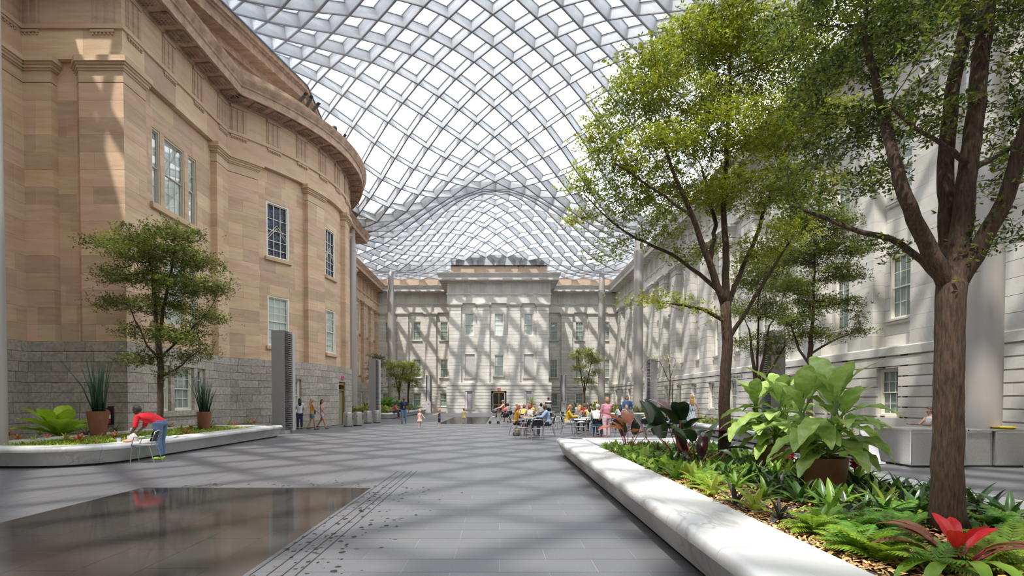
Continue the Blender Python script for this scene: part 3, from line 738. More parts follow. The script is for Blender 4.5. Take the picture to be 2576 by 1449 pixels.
# ---------------------------------------------------------------- floor
FL = MB(); FL.box(XN - .6, 16.6, -9.6, 77, -.4, -.003); FLO = struct('floor', FL.mesh('floor', PJNT))
ps = []; PW, PL = .61, 1.14
i = 0; x = XN
while x < 16:
    y = -2 - (PL / 2 if i % 2 else 0) - (i * .37 % 1) * .3
    while y < 76.3 and x < -2.32:
        m = MB(); m.rv = random.random(); g_ = .0035
        m.box(x + g_, min(x + PW, -2.3) - g_, y + g_, y + PL - g_, -.03, 0)
        xm, ym = x + PW/2, y + PL/2
        ok = ym > 4.6 and abs(xm) < ym * .95 and not (2.1 < xm < 5.5 and ym < 16)
        ps.append(((0 if ok else 1000) + math.hypot(xm, ym), m, PAVER, 'paver', FLO)); y += PL
    x += PW; i += 1
j = 0; y = -2.0
while y < 76.3:
    x = -2.3 - (.46 if j % 2 else 0)
    while x < 16:
        m = MB(); m.rv = random.random(); xa, xb = max(x, -2.3), min(x + .92, 16)
        if xb - xa > .05:
            m.box(xa + g_, xb - g_, y + g_, y + .42 - g_, -.03, 0); xm, ym = (xa + xb)/2, y + .21
            ok = ym > 4.6 and abs(xm) < ym * .95 and not (2.1 < xm < 5.5 and ym < 16)
            ps.append(((0 if ok else 1000) + math.hypot(xm, ym), m, PAVER, 'paver', FLO))
        x += .92
    y += .42; j += 1
flush(ps, 300)
# ---------------------------------------------------------------- planters
def rloop(x0, x1, y0, y1, rs):          # rounded rectangle, anticlockwise from the middle of the left side; radii: SW, SE, NE, NW
    pts = [(x0, (y0 + y1) / 2)]
    for (cx, cy, a, r) in ((x0, y0, 180, rs[0]), (x1, y0, 270, rs[1]), (x1, y1, 0, rs[2]), (x0, y1, 90, rs[3])):
        ox = cx + (r if cx == x0 else -r); oy = cy + (r if cy == y0 else -r); k = max(4, int(r * 8))
        for i in range(k + 1): t = R(a + 90 * i / k); pts.append((ox + r * math.cos(t), oy + r * math.sin(t)))
    pts.append((x0, (y0 + y1) / 2)); return pts
def planter(label, x0, x1, y0, y1, rs, h=.5, led=.62, slab=2.3, soilz=.42, bumpy=.03):
    P = Path(rloop(x0, x1, y0, y1, rs), 1, (0, 0))
    t = thing('marble_planter', label, 'planter', ((x0 + x1)/2, (y0 + y1)/2, 0)); ox, oy = t.location.x, t.location.y
    P.p = [p - Vector((ox, oy)) for p in P.p]
    prof = [(-.20, .05), (-.07, h-.16), (-.045, h-.145), (-.01, h-.12), (0, h-.08), (-.01, h-.04), (-.035, h-.012), (-.08, h), (-led, h), (-led, .2), (-.35, .05)]
    n = max(4, round(P.L / slab))
    for i in range(n):
        s0, s1 = P.L * i / n + .003, P.L * (i + 1) / n - .003
        b = MB(); b.rv = random.random(); k = max(2, int((s1 - s0) / .11)); m = len(prof); vs = []
        for q in range(k + 1):
            for d, z in prof: x, y = P.pos(s0 + (s1 - s0) * q / k, d); vs.append((x, y, z))
        fs = [(q*m + j, q*m + (j+1) % m, (q+1)*m + (j+1) % m, (q+1)*m + j) for q in range(k) for j in range(m)] + [tuple(range(m)), tuple(range(k*m, k*m + m))]
        b.add(vs, fs); me = b.mesh('marble_slab', MARB); smooth_by_angle(me, 40); obj('marble_slab', me, t)
    b = MB(); q = 120; vs = []
    for i in range(q):
        for d, z in ((-.24, 0), (-.24, .06), (-.4, .06), (-.4, 0)): x, y = P.pos(P.L * i / q, d); vs.append((x, y, z))
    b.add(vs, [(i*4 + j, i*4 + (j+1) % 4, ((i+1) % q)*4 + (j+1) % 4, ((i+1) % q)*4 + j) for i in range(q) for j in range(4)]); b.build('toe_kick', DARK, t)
    b = MB(); nx = max(6, int((x1 - x0) / .2)); ny = max(6, int((y1 - y0) / .2)); a0, a1, c0, c1 = x0 + led - .02 - ox, x1 - led + .02 - ox, y0 + led - .02 - oy, y1 - led + .02 - oy
    vs = [(a0 + (a1 - a0) * i / nx, c0 + (c1 - c0) * j / ny, soilz + random.uniform(-bumpy, bumpy)) for j in range(ny + 1) for i in range(nx + 1)]
    b.add(vs, [(j*(nx+1) + i, j*(nx+1) + i + 1, (j+1)*(nx+1) + i + 1, (j+1)*(nx+1) + i) for j in range(ny) for i in range(nx)])
    me = b.mesh('soil', SOIL, True); obj('soil', me, t)
    return t
P1 = planter('long white marble planter under the sandstone wall, with a rounded near corner', -13.44, -9.4, 12.75, 24.3, (1.7, 1.7, .25, .25))
P2 = planter('large white marble planter in front with trees, ferns and bromeliads', 1.62, 5.8, 1.0, 16.3, (.3, .3, .35, .35), led=.74)
P3 = planter('white marble planter beyond the steel counter, with slender trees', 9.0, 11.3, 15.7, 30, (.5, .5, .4, .4))
P4 = planter('far white marble planter around the roof column behind the diners', 8.7, 14.2, 47.3, 62, (.8, .8, .4, .4))
P5 = planter('far white marble planter by the left wing with two people seated on its rim', -13.44, -8.9, 46.3, 68, (.8, .8, .4, .4))
b = MB(); b.rv = .6; b.box(-1.3, 1.3, 4.85, 6.7, .3, .499); me = b.mesh('end_slab', MARB); obj('end_slab', me, P2)
# bark chips
def chips(name, x0, x1, y0, y1, z, n, L, parent=None):
    r = np.random.rand(n, 8); x = x0 + (x1 - x0) * r[:, 0]; y = y0 + (y1 - y0) * r[:, 1]; zz = z + .03 * r[:, 2]
    a = r[:, 3] * PI; l = L * (.5 + r[:, 4]); w_ = l * (.25 + .3 * r[:, 5]); t = (r[:, 6] - .5) * .9; t2 = (r[:, 7] - .5) * .9
    ux, uy, uz = np.cos(a) * l, np.sin(a) * l, t * l; vx, vy, vz = -np.sin(a) * w_, np.cos(a) * w_, t2 * w_
    V = np.stack([np.stack([x + sx*ux + sy*vx, y + sx*uy + sy*vy, zz + sx*uz + sy*vz], 1) for sx, sy in ((-.5, -.5), (.5, -.35), (.5, .4), (-.4, .5))], 1).reshape(-1, 3)
    return qmesh(name, V, 4, MULCH, parent)
def qmesh(name, V, k, m, parent=None, **tags):
    n = len(V) // k; me = bpy.data.meshes.new(name); me.vertices.add(len(V)); me.vertices.foreach_set('co', V.astype(np.float32).ravel())
    me.loops.add(n * k); me.polygons.add(n); me.loops.foreach_set('vertex_index', np.arange(n * k, dtype=np.int32))
    me.polygons.foreach_set('loop_start', np.arange(0, n * k, k, dtype=np.int32)); me.materials.append(m); me.update(calc_edges=True)
    return obj(name, me, parent, **tags)
o = chips('bark_mulch', 2.4, 5.1, 2.6, 13.3, .44, 26000, .045); o['kind'] = 'stuff'; tag(o, 'orange brown bark mulch covering the soil of the front planter', 'mulch')

# ---------------------------------------------------------------- trees
def grow(starts, blobs, nattr, seg, kill, iters=90):
    pts = []
    wts = [b_[3] * b_[4] * b_[5] for b_ in blobs]; tot = sum(w_ ** .75 for w_ in wts)
    for b_, w_ in zip(blobs, wts):
        k = max(8, int(nattr * w_ ** .75 / tot)); u = np.random.normal(size=(k, 3)); u /= np.linalg.norm(u, axis=1)[:, None]; u *= np.random.rand(k, 1) ** .4
        pts.append(np.array(b_[:3]) + u * np.array(b_[3:6]))
    A = np.concatenate(pts); N = []; par = []; fix = []
    for chain in starts:                    # each chain: (parent index or None, [points], [radii])
        p0, ps, rs = chain; last = p0
        for j, (p, r) in enumerate(zip(ps, rs)):
            if last is not None and j > 0:
                q = np.array(N[last]); d = np.array(p) - q; L = np.linalg.norm(d); m = max(1, int(L / (seg * 1.5))); r0 = fix[last]
                for t in range(1, m + 1): N.append(q + d * t / m); par.append(last); fix.append(r0 + (r - r0) * t / m); last = len(N) - 1
            elif last is None: N.append(np.array(p)); par.append(-1); fix.append(r); last = len(N) - 1
            elif j == 0:
                pass
        chain.append(last)
    N = list(N); best = np.full(len(A), 1e9); bi = np.zeros(len(A), int); alive = np.ones(len(A), bool)
    new = list(range(len(N)))
    for it in range(iters):
        Q = np.array([N[i] for i in new])
        if len(Q):
            D = np.linalg.norm(A[:, None, :] - Q[None], axis=2); m = D.min(1); am = D.argmin(1); upd = m < best
            best[upd] = m[upd]; bi[upd] = np.array(new)[am[upd]]
        alive &= best > kill
        if not alive.any(): break
        grp = {}
        idx = np.where(alive)[0]
        for a in idx: grp.setdefault(bi[a], []).append(a)
        new = []
        for k, g in grp.items():
            d = A[g] - N[k]; d /= np.linalg.norm(d, axis=1)[:, None] + 1e-9; v = d.mean(0); v += np.random.normal(size=3) * .12; L = np.linalg.norm(v)
            if L < 1e-3: continue
            p = N[k] + v / L * seg
            N.append(p); par.append(k); fix.append(0); new.append(len(N) - 1)
        if not new: break
    return np.array(N), par, fix
def tree_mesh(N, par, fix, r0=.004, ex=2.3, cap=None):
    n = len(N); ch = [[] for _ in range(n)]
    for i, p in enumerate(par):
        if p >= 0: ch[p].append(i)
    rad = [0.] * n; cnt = [0] * n
    for i in range(n - 1, -1, -1):
        if not ch[i]: rad[i] = r0; cnt[i] = 1
        else: rad[i] = sum(rad[c] ** ex for c in ch[i]) ** (1 / ex); cnt[i] = sum(cnt[c] for c in ch[i])
        if cap: rad[i] = min(rad[i], cap)
        if fix[i]: rad[i] = fix[i]
    wood = MB(); 
    stack = [i for i in range(n) if par[i] < 0]
    while stack:
        s = stack.pop(); chain = [s]; c = s
        while ch[c]:
            ks = sorted(ch[c], key=lambda k: -rad[k]); nx = ks[0]; stack.extend(ks[1:]); chain.append(nx); c = nx
        if par[s] >= 0: pts = [N[par[s]]] + [N[k] for k in chain]; rs = [min(rad[s] * 1.1, rad[par[s]])] + [rad[k] for k in chain]
        else: pts = [N[k] for k in chain]; rs = [rad[k] for k in chain]
        if len(pts) < 2: continue
        mx = max(rs); wood.tube(pts, rs, 14 if mx > .06 else (7 if mx > .02 else (5 if mx > .008 else 3)), caps=mx > .02)
    return wood, rad, cnt, ch
def leaves(N, cnt, n, size, spread, flat, mb=5, twig=5):
    ids = np.array([i for i in range(len(N)) if cnt[i] <= twig])
    k = np.random.choice(ids, max(1, n // mb)); c = N[k] + np.random.normal(size=(len(k), 3)) * np.array([spread, spread, spread * flat])
    c = np.repeat(c, mb, 0); m = len(c)
    az = np.random.rand(m) * 2 * PI; el = np.random.normal(.15, .45, m); L = size * (.6 + .7 * np.random.rand(m)); W = L * .42
    d = np.stack([np.cos(az) * np.cos(el), np.sin(az) * np.cos(el), np.sin(el)], 1); s = np.stack([-np.sin(az), np.cos(az), np.random.normal(0, .5, m)], 1); s /= np.linalg.norm(s, axis=1)[:, None]
    up = np.cross(d, s)
    b0 = c + d * (L * .15)[:, None]; t = c + d * (L * 1.15)[:, None]; md = c + d * (L * .7)[:, None] - up * (L * .07)[:, None]
    return np.stack([b0, md + s * (W * .5)[:, None], t, md - s * (W * .5)[:, None]], 1).reshape(-1, 3)
def tree(label, chains, blobs, Y, nattr, seg, kill, nleaf, lsize, mats=(LEAFB,), frac=(1,), group=None, spread=.12, flat=.45, name='tree', cap=None, r0=.004, twig=5, loc=None, bark=BARK):
    starts = []
    for pi, ps in chains:
        pp = [tuple(at(px, py, Y + dy)) for px, py, dy, r in ps]; rr = [r * (Y + dy) / FPX / 2 for px, py, dy, r in ps]
        starts.append([pi, pp, rr])
    base = Vector(starts[0][1][0])
    # link side chains to the closest point already laid down
    out = []; allp = []
    res = [starts[0]]
    bl = [(*at(px, py, Y + dy), rx * Y / FPX, rd, ry * Y / FPX) for px, py, rx, ry, dy, rd in blobs]
    N, par, fix = _grow_linked(starts, bl, nattr, seg, kill)
    wood, rad, cnt, ch = tree_mesh(N, par, fix, r0, cap=cap)
    t = thing(name, label, 'tree', tuple(base), group=group)
    wood.v = [(a - base.x, b_ - base.y, c - base.z) for a, b_, c in wood.v]
    me = wood.mesh('trunk', bark, True); obj('trunk', me, t)
    for m, f in zip(mats, frac):
        V = leaves(N, cnt, int(nleaf * f), lsize, spread, flat, twig=twig) - np.array(base); qmesh('foliage', V, 4, m, t, kind='stuff')
    return t
def _grow_linked(starts, blobs, nattr, seg, kill):
    N, par, fix = [], [], []
    for pi, ps, rs in starts:
        if not N: N.append(np.array(ps[0])); par.append(-1); fix.append(rs[0]); last = 0; k0 = 1
        else:
            D = [np.linalg.norm(q - np.array(ps[0])) for q in N]; last = int(np.argmin(D)); k0 = 0
        for p, r in zip(ps[k0:], rs[k0:]):
            q = N[last]; d = np.array(p) - q; L = np.linalg.norm(d)
            if L < 1e-4: continue
            m = max(1, int(L / (seg * 1.2))); r0 = fix[last] if fix[last] and fix[last] < rs[0] * 1.6 or last == 0 else r
            r0 = min(r0, rs[0] * 1.15) if k0 == 0 else r0
            for t in range(1, m + 1):
                w_ = np.random.normal(size=3) * min(.012, seg * .06) if t < m else 0
                N.append(q + d * t / m + w_); par.append(last); fix.append(r0 + (r - r0) * t / m); last = len(N) - 1
    n0 = len(N); A = []
    wts = [b_[3] * b_[4] * b_[5] for b_ in blobs]; tot = sum(w_ ** .75 for w_ in wts)
    for b_, w_ in zip(blobs, wts):
        k = max(10, int(nattr * w_ ** .75 / tot)); u = np.random.normal(size=(k, 3)); u /= np.linalg.norm(u, axis=1)[:, None]; u *= np.random.rand(k, 1) ** .4
        A.append(np.array(b_[:3]) + u * np.array(b_[3:6]))
    A = np.concatenate(A); best = np.full(len(A), 1e9); bi = np.zeros(len(A), int); new = list(range(n0)); alive = np.ones(len(A), bool)
    for it in range(110):
        Q = np.array([N[i] for i in new]); D = np.sqrt(((A[:, None, :] - Q[None]) ** 2).sum(2)); m = D.min(1); am = D.argmin(1); upd = m < best
        best[upd] = m[upd]; bi[upd] = np.array(new)[am[upd]]; alive &= best > kill
        idx = np.where(alive)[0]
        if not len(idx): break
        grp = {}
        for a in idx: grp.setdefault(int(bi[a]), []).append(a)
        new = []
        for k, g in grp.items():
            d = A[g] - N[k]; dd = np.linalg.norm(d, axis=1)[:, None] + 1e-9; v = (d / dd).mean(0) + np.random.normal(size=3) * .15; L = np.linalg.norm(v)
            if L < 1e-3: continue
            N.append(N[k] + v / L * seg); par.append(k); fix.append(0); new.append(len(N) - 1)
        if not new or len(N) > 9000: break
    return np.array(N), par, fix
tree('big tree in the front planter, thick forked trunk beside the steel counter', [
    (None, [(2386, 1330, 0, 95), (2383, 1290, 0, 78), (2384, 1200, 0, 70), (2386, 1060, 0, 66), (2388, 900, 0, 64), (2390, 800, 0, 64), (2394, 720, 0, 66)]),
    (0, [(2398, 715, 0, 58), (2412, 620, .05, 50), (2435, 430, .1, 42), (2458, 230, .15, 38), (2485, 0, .2, 34), (2500, -220, .2, 24)]),
    (0, [(2392, 715, 0, 50), (2385, 600, .2, 40), (2378, 450, .3, 36), (2385, 330, .35, 34), (2400, 200, .4, 30), (2430, 60, .45, 26), (2440, -120, .4, 18)]),
    (0, [(2380, 712, 0, 44), (2330, 610, -.05, 38), (2275, 490, -.15, 32), (2250, 400, -.1, 26), (2222, 300, .1, 20), (2200, 180, .15, 18), (2170, 60, .2, 14)]),
    (0, [(2408, 712, 0, 46), (2470, 610, -.1, 40), (2530, 500, -.2, 36), (2580, 330, -.3, 30), (2620, 150, -.4, 20)]),
    (0, [(2372, 705, .0, 26), (2320, 655, .1, 18), (2240, 600, .2, 15), (2170, 585, .3, 13), (2080, 550, .4, 10), (2000, 520, .5, 7)]),
    (0, [(2278, 500, .0, 16), (2250, 450, .3, 13), (2245, 330, .5, 13), (2215, 230, .6, 10)]),
    (0, [(2440, 420, .1, 16), (2380, 370, -.1, 12), (2300, 320, -.3, 9), (2240, 270, -.4, 6)]),
    (0, [(2440, 430, .1, 16), (2500, 400, .3, 13), (2560, 360, .5, 11), (2640, 310, .6, 8)])],
    [(2060, 60, 150, 60, .6, .8), (2250, 60, 120, 60, .2, .9), (2120, 190, 120, 40, .4, .8), (2230, 300, 110, 45, .2, .7), (2120, 360, 110, 35, .8, .6), (2090, 490, 110, 30, .5, .5), (2360, 60, 70, 60, -.5, .5),
     (2560, 250, 60, 70, .5, .8), (2590, 420, 60, 50, .3, .6), (2560, 610, 45, 20, .2, .4), (2550, 60, 70, 60, .3, .9), (2330, 300, 50, 30, .4, .6), (2225, 640, 40, 18, .3, .3), (2000, 560, 60, 20, .6, .3), (2700, 250, 130, 160, .3, .9), (2400, -200, 350, 120, .2, 1.4), (2650, -150, 200, 120, .2, 1.2), (2020, 270, 60, 40, .9, .5), (2060, 180, 90, 40, 1.2, .7), (2000, 420, 70, 25, 1.0, .5), (2150, 110, 100, 40, 1.0, .8), (2190, 430, 80, 28, .5, .6)],
    4.9, 2500, .09, .12, 52000, .05, (LEAFB, leafm('tree_leaf_deep', (.05, .095, .02), (.08, .12, .03), .25)), (.6, .4), spread=.09, r0=.0025, twig=7)
tree('tall bright green tree with a slim trunk, rising behind the black leaved plants', [
    (None, [(1822, 1165, 0, 36), (1823, 1130, 0, 31), (1822, 1000, 0, 27), (1828, 900, 0, 26), (1828, 830, 0, 25), (1824, 760, 0, 24)]),
    (0, [(1822, 765, 0, 20), (1795, 690, -.1, 17), (1772, 630, -.2, 15), (1740, 540, -.3, 12), (1700, 450, -.4, 9), (1660, 330, -.5, 6)]),
    (0, [(1826, 765, 0, 20), (1826, 640, .1, 16), (1820, 520, .2, 13), (1828, 400, .3, 11), (1835, 250, .3, 9), (1840, 120, .3, 5)]),
    (0, [(1830, 770, 0, 14), (1858, 700, .3, 12), (1900, 600, .5, 10), (1940, 480, .6, 8), (1975, 380, .7, 6)]),
    (0, [(1820, 745, 0, 12), (1760, 690, .2, 10), (1690, 640, .4, 8), (1600, 600, .5, 6), (1540, 560, .5, 4), (1470, 490, .5, 3)]),
    (0, [(1818, 805, 0, 11), (1770, 778, -.2, 9), (1700, 765, -.4, 6)]),
    (0, [(1835, 850, 0, 12), (1880, 780, -.2, 10), (1935, 690, -.4, 8), (1985, 610, -.5, 5)]),
    (0, [(1790, 640, 0, 12), (1800, 560, .8, 10), (1770, 440, 1.2, 7)]),
    (0, [(1740, 545, -.3, 8), (1650, 480, -.4, 6), (1560, 420, -.5, 4)])],
    [(1860, 50, 140, 50, .2, 1.1), (1750, 130, 120, 45, .3, 1.1), (1640, 170, 90, 35, 0, .8), (1900, 190, 140, 50, .5, 1.3), (1600, 260, 100, 35, -.2, .9), (1720, 290, 130, 45, .5, 1.2), (1510, 350, 75, 28, 0, .6), (1630, 390, 130, 35, -.3, 1), (1480, 450, 65, 28, .2, .5),
     (1840, 340, 130, 50, 0, 1.3), (1990, 320, 110, 60, .6, 1.1), (1560, 500, 100, 30, .2, .7), (1700, 500, 120, 35, .9, .9), (1870, 480, 130, 45, .3, 1.2), (2010, 470, 100, 45, .5, .9), (1640, 590, 75, 25, .4, .6), (1520, 645, 55, 13, .5, .35), (1640, 750, 75, 20, -.4, .4), (1745, 640, 70, 25, .6, .6), (1960, 600, 80, 30, -.3, .7), (1900, 650, 60, 25, .6, .6), (1780, 60, 80, 30, 0, .7), (2050, 180, 80, 50, .6, .8), (1990, 90, 110, 50, .4, 1), (2080, 300, 70, 50, .5, .8), (1440, 560, 45, 14, .4, .35)],
    10.0, 3000, .15, .2, 115000, .062, (LEAFA, LEAFB), (.72, .28), spread=.15, r0=.0035, twig=6)
tree('dark leafy tree in the marble planter against the sandstone wall', [
    (None, [(404, 1085, 0, 20), (403, 1040, 0, 15), (403, 980, 0, 14), (402, 900, 0, 14), (398, 860, 0, 15)]),
    (0, [(398, 862, 0, 11), (392, 780, .1, 9), (385, 700, .2, 7), (370, 620, .3, 4)]),
    (0, [(399, 860, 0, 10), (410, 780, -.1, 8), (430, 690, -.2, 6), (440, 600, -.2, 3)]),
    (0, [(403, 900, 0, 6), (450, 855, .2, 5), (500, 810, .3, 3)]), (0, [(402, 905, 0, 6), (370, 870, -.2, 5), (330, 780, -.3, 3)]),
    (0, [(403, 950, 0, 6), (440, 930, .1, 4), (490, 890, .2, 3)])],
    [(300, 610, 60, 18, 0, .8), (340, 590, 50, 30, .2, .8), (440, 585, 60, 28, 0, 1), (400, 640, 120, 28, 0, 1.4), (500, 660, 60, 28, .2, .9), (330, 700, 90, 22, .2, 1), (470, 720, 90, 28, 0, 1.2), (230, 610, 40, 10, 0, .3), (270, 765, 45, 14, 0, .5), (400, 770, 90, 24, .3, 1.2), (540, 720, 35, 28, 0, .5), (520, 800, 50, 22, 0, .7), (450, 850, 75, 24, -.2, 1.1), (340, 840, 50, 16, 0, .6), (340, 905, 50, 14, 0, .6), (480, 900, 60, 14, .2, .7), (400, 700, 60, 30, .6, 1), (425, 940, 50, 9, 0, .5)],
    18.4, 2200, .22, .28, 46000, .09, (LEAFB, leafm('tree_leaf_olive', (.2, .22, .05), (.14, .17, .05), .3)), (.5, .5), spread=.2, r0=.006, twig=6)
tree('slender tree with a single trunk in the planter behind the big leaved pot plant', [
    (None, [(2037, 1075, 0, 17), (2037, 1000, 0, 13), (2037, 920, 0, 12), (2040, 870, 0, 12)]), (0, [(2040, 870, 0, 9), (2046, 780, 0, 7), (2050, 660, 0, 4)]), (0, [(2038, 920, 0, 7), (2010, 880, 0, 6), (1990, 820, .3, 4)]),
    (0, [(2040, 890, 0, 6), (2090, 860, 0, 5), (2140, 840, 0, 3)])],
    [(2060, 560, 100, 28, 0, 1), (2120, 620, 80, 28, 0, .9), (2030, 640, 90, 28, .3, 1), (2100, 690, 80, 22, -.2, .9), (1990, 720, 70, 22, 0, .8), (2060, 760, 70, 20, .2, .8), (2130, 770, 40, 14, 0, .5), (2165, 835, 40, 12, 0, .3), (1990, 800, 60, 20, 0, .7), (2040, 840, 50, 14, 0, .6), (2010, 550, 60, 25, .5, .7)],
    20, 1300, .24, .3, 42000, .09, (LEAFB, leafm('tree_leaf_olive', (.2, .22, .05), (.14, .17, .05), .3)), (.6, .4), spread=.2, r0=.006, twig=6)
tree('many stemmed small tree in the planter beyond the slim trunk', [
    (None, [(1905, 1077, 0, 9), (1900, 960, 0, 9), (1893, 900, 0, 8), (1885, 830, 0, 4)]), (0, [(1908, 965, 0, 8), (1922, 900, 0, 7), (1935, 820, 0, 4)]), (0, [(1910, 968, 0, 7), (1945, 920, 0, 6), (1975, 870, 0, 4)]), (0, [(1902, 965, 0, 7), (1905, 900, .3, 6), (1908, 800, .3, 4)])],
    [(1900, 700, 60, 28, 0, 1), (1940, 660, 60, 28, .3, 1), (1870, 780, 45, 22, 0, .7), (1930, 780, 60, 22, 0, .9), (1960, 850, 45, 18, 0, .6), (1880, 860, 40, 18, 0, .6), (1920, 880, 50, 12, .3, .6), (1980, 720, 50, 22, 0, .7)],
    24, 900, .3, .34, 24000, .10, (leafm('tree_leaf_olive', (.2, .22, .05), (.14, .17, .05), .3), LEAFB), (.6, .4), spread=.24, r0=.007, twig=6)
FT = leafm('far_leaf', (.38, .38, .08), (.27, .29, .07), .4)
def fartree(label, px, by, Y, blobs, stems, n=7000, mats=None):
    return tree(label, [(None, [(px, by, 0, 5), (px, by - 40, 0, 4), (px, by - 75, 0, 3)])] + [(0, [(px, by - 30, 0, 3)] + [(sx, sy, 0, 2)]) for sx, sy in stems], blobs, Y, 420, .5, .6, n, .15, mats or (FT, LEAFB), (.7, .3), spread=.3, r0=.012, group='small trees by the back wall', twig=6)
fartree('rounded yellow green small tree by the left wing, in front of a roof column', 1004, 1022, 60, [(990, 915, 16, 12, 0, 1), (1005, 925, 25, 16, 0, 1.4), (985, 940, 14, 10, 0, .8), (1010, 950, 24, 14, 0, 1.2), (1000, 970, 16, 7, 0, .8)], [(990, 930), (1015, 925)])
fartree('small green tree beside the rounded yellow green one, before a left wing window', 1027, 1020, 62, [(1035, 918, 20, 12, 0, 1), (1040, 938, 20, 12, 0, 1.2), (1028, 955, 18, 10, 0, 1), (1045, 965, 12, 8, 0, .6)], [(1035, 930)])
fartree('thin brownish tree rising behind the far left grey pylon', 955, 1020, 63, [(950, 900, 16, 9, 0, 1), (962, 915, 13, 10, 0, 1), (935, 915, 12, 9, 0, .8), (930, 940, 7, 12, 0, .5)], [(945, 915)], 5000, (leafm('dull_leaf', (.12, .13, .05), (.16, .13, .06), .3),))
fartree('airy tree in the far right planter, before the right wing of the back wall', 1470, 1022, 58, [(1478, 885, 32, 8, 0, 1.4), (1455, 900, 26, 9, 0, 1.2), (1490, 905, 26, 10, 0, 1.2), (1465, 925, 30, 9, 0, 1.2), (1490, 940, 28, 8, 0, 1), (1470, 960, 26, 7, 0, 1), (1480, 975, 22, 5, 0, .8)], [(1455, 905), (1490, 900)], 9000)
YF = leafm('pale_yellow_petal', (.62, .55, .25), (.55, .50, .30), .3)
tree('wispy arching vine with tiny pale yellow flowers beside the right hand roof columns', [(None, [(1684, 1066, 0, 4), (1683, 1000, 0, 3), (1686, 950, 0, 2.5), (1684, 915, 0, 2)]), (0, [(1684, 960, 0, 2), (1660, 910, 0, 1.5), (1625, 905, 0, 1), (1612, 930, 0, 1)]), (0, [(1686, 955, 0, 2), (1700, 905, 0, 1)]), (0, [(1690, 1066, 0, 3), (1692, 960, 0, 2)])],
     [(1650, 900, 40, 8, 0, .5), (1615, 925, 8, 16, 0, .3), (1670, 895, 20, 8, 0, .4), (1650, 955, 22, 6, 0, .3), (1690, 910, 12, 8, 0, .4), (1740, 975, 22, 5, 0, .3)], 28, 160, .3, .35, 1500, .06, (YF,), (1,), spread=.12, r0=.006, name='flowering_vine', twig=8)

# ---------------------------------------------------------------- leaves and plants
LM = {}
def leafmesh(key, L, W, e0, e1, m, wf=None, pet=0, fold=.25, nx=10, wave=0, pr=.01, th=0, jag=0):
    if key in LM: return LM[key]
    wf = wf or (lambda t: math.sin(PI * min(1, t * .92 + .06)) ** .8)
    b = MB(); p = Vector((0, 0, 0)); pts = []
    for i in range(nx + 1):
        t = i / nx; pts.append((p.copy(), t)); a = R(e0 + (e1 - e0) * t); p = p + Vector((0, math.cos(a), math.sin(a))) * (L / nx)
    vs = []; k0 = int(round(pet * nx)); bl = pts[k0:]
    for i, (q, t) in enumerate(bl):
        u = i / (len(bl) - 1); w_ = W * wf(u) / 2 * (1 + jag * math.sin(i * 2.4)); a = R(e0 + (e1 - e0) * t); up = Vector((0, -math.sin(a), math.cos(a)))
        for s_ in (-1, -.5, 0, .5, 1):
            v = q + Vector((s_ * w_, 0, 0)) + up * (abs(s_) * w_ * fold + wave * w_ * math.sin(i * 1.9 + s_ * 2) * abs(s_)); vs.append(tuple(v))
    n = len(bl); b.add(vs, [(i*5 + j, i*5 + j + 1, (i+1)*5 + j + 1, (i+1)*5 + j) for i in range(n - 1) for j in range(4)])
    if pet: b.tube([q for q, t in pts[:k0 + 2]], [pr * (1 - .4 * i / (k0 + 1)) for i in range(k0 + 2)], 5)
    me = b.mesh(key, m, True); LM[key] = me; return me
def addleaf(t, me, yaw, loc=(0, 0, 0), s=1, pitch=0, name='leaf', roll=0):
    return obj(name, me, t, loc, (pitch, roll, yaw), s)
GRN = leafm('bromeliad_green', (.11, .25, .025), (.20, .36, .045), .3, .32, .3, 6); GRD = leafm('bromeliad_dark', (.03, .09, .02), (.08, .17, .04), .15, .28, .3, 6)
GRY = leafm('lime_leaf', (.26, .36, .04), (.38, .45, .08), .4, .35, .25, 5); PURP = leafm('purple_grey_leaf', (.10, .09, .10), (.05, .07, .04), .15, .3, .3, 6)
FERN = leafm('fern_green', (.10, .24, .03), (.17, .32, .04), .4, .5, .3, 5); FERNY = leafm('fern_lime', (.27, .40, .03), (.20, .33, .03), .45, .5, .3, 5)
DIEF = leafm('variegated_pale_leaf', (.24, .42, .07), (.48, .62, .20), .35, .33, .2, 9); DRK = leafm('black_green_leaf', (.015, .035, .018), (.03, .055, .025), .05, .22, .3, 4)
RUST = leafm('orange_bronze_leaf', (.42, .12, .03), (.30, .10, .03), .3, .3, .2, 5); BURG = leafm('burgundy_leaf', (.10, .02, .02), (.05, .03, .02), .15, .25, .3, 5)
REDL = leafm('scarlet_leaf', (.70, .05, .02), (.62, .03, .03), .35, .25, .15, 5); BRN = leafm('brown_red_leaf', (.20, .07, .04), (.13, .06, .03), .2, .3, .2, 5)
MAG = leafm('magenta_bract', (.62, .02, .14), (.50, .02, .10), .3, .5, .3, 9); NEST = leafm('broad_lime_leaf', (.28, .52, .03), (.45, .62, .05), .35, .3, .2, 4)
YLR = leafm('red_yellow_leaf', (.45, .06, .04), (.55, .42, .10), .3, .4, .5, 14)
strap = lambda t: (1 - t) ** .35 * (.75 + .5 * math.sin(PI * t)) if t < .999 else .02
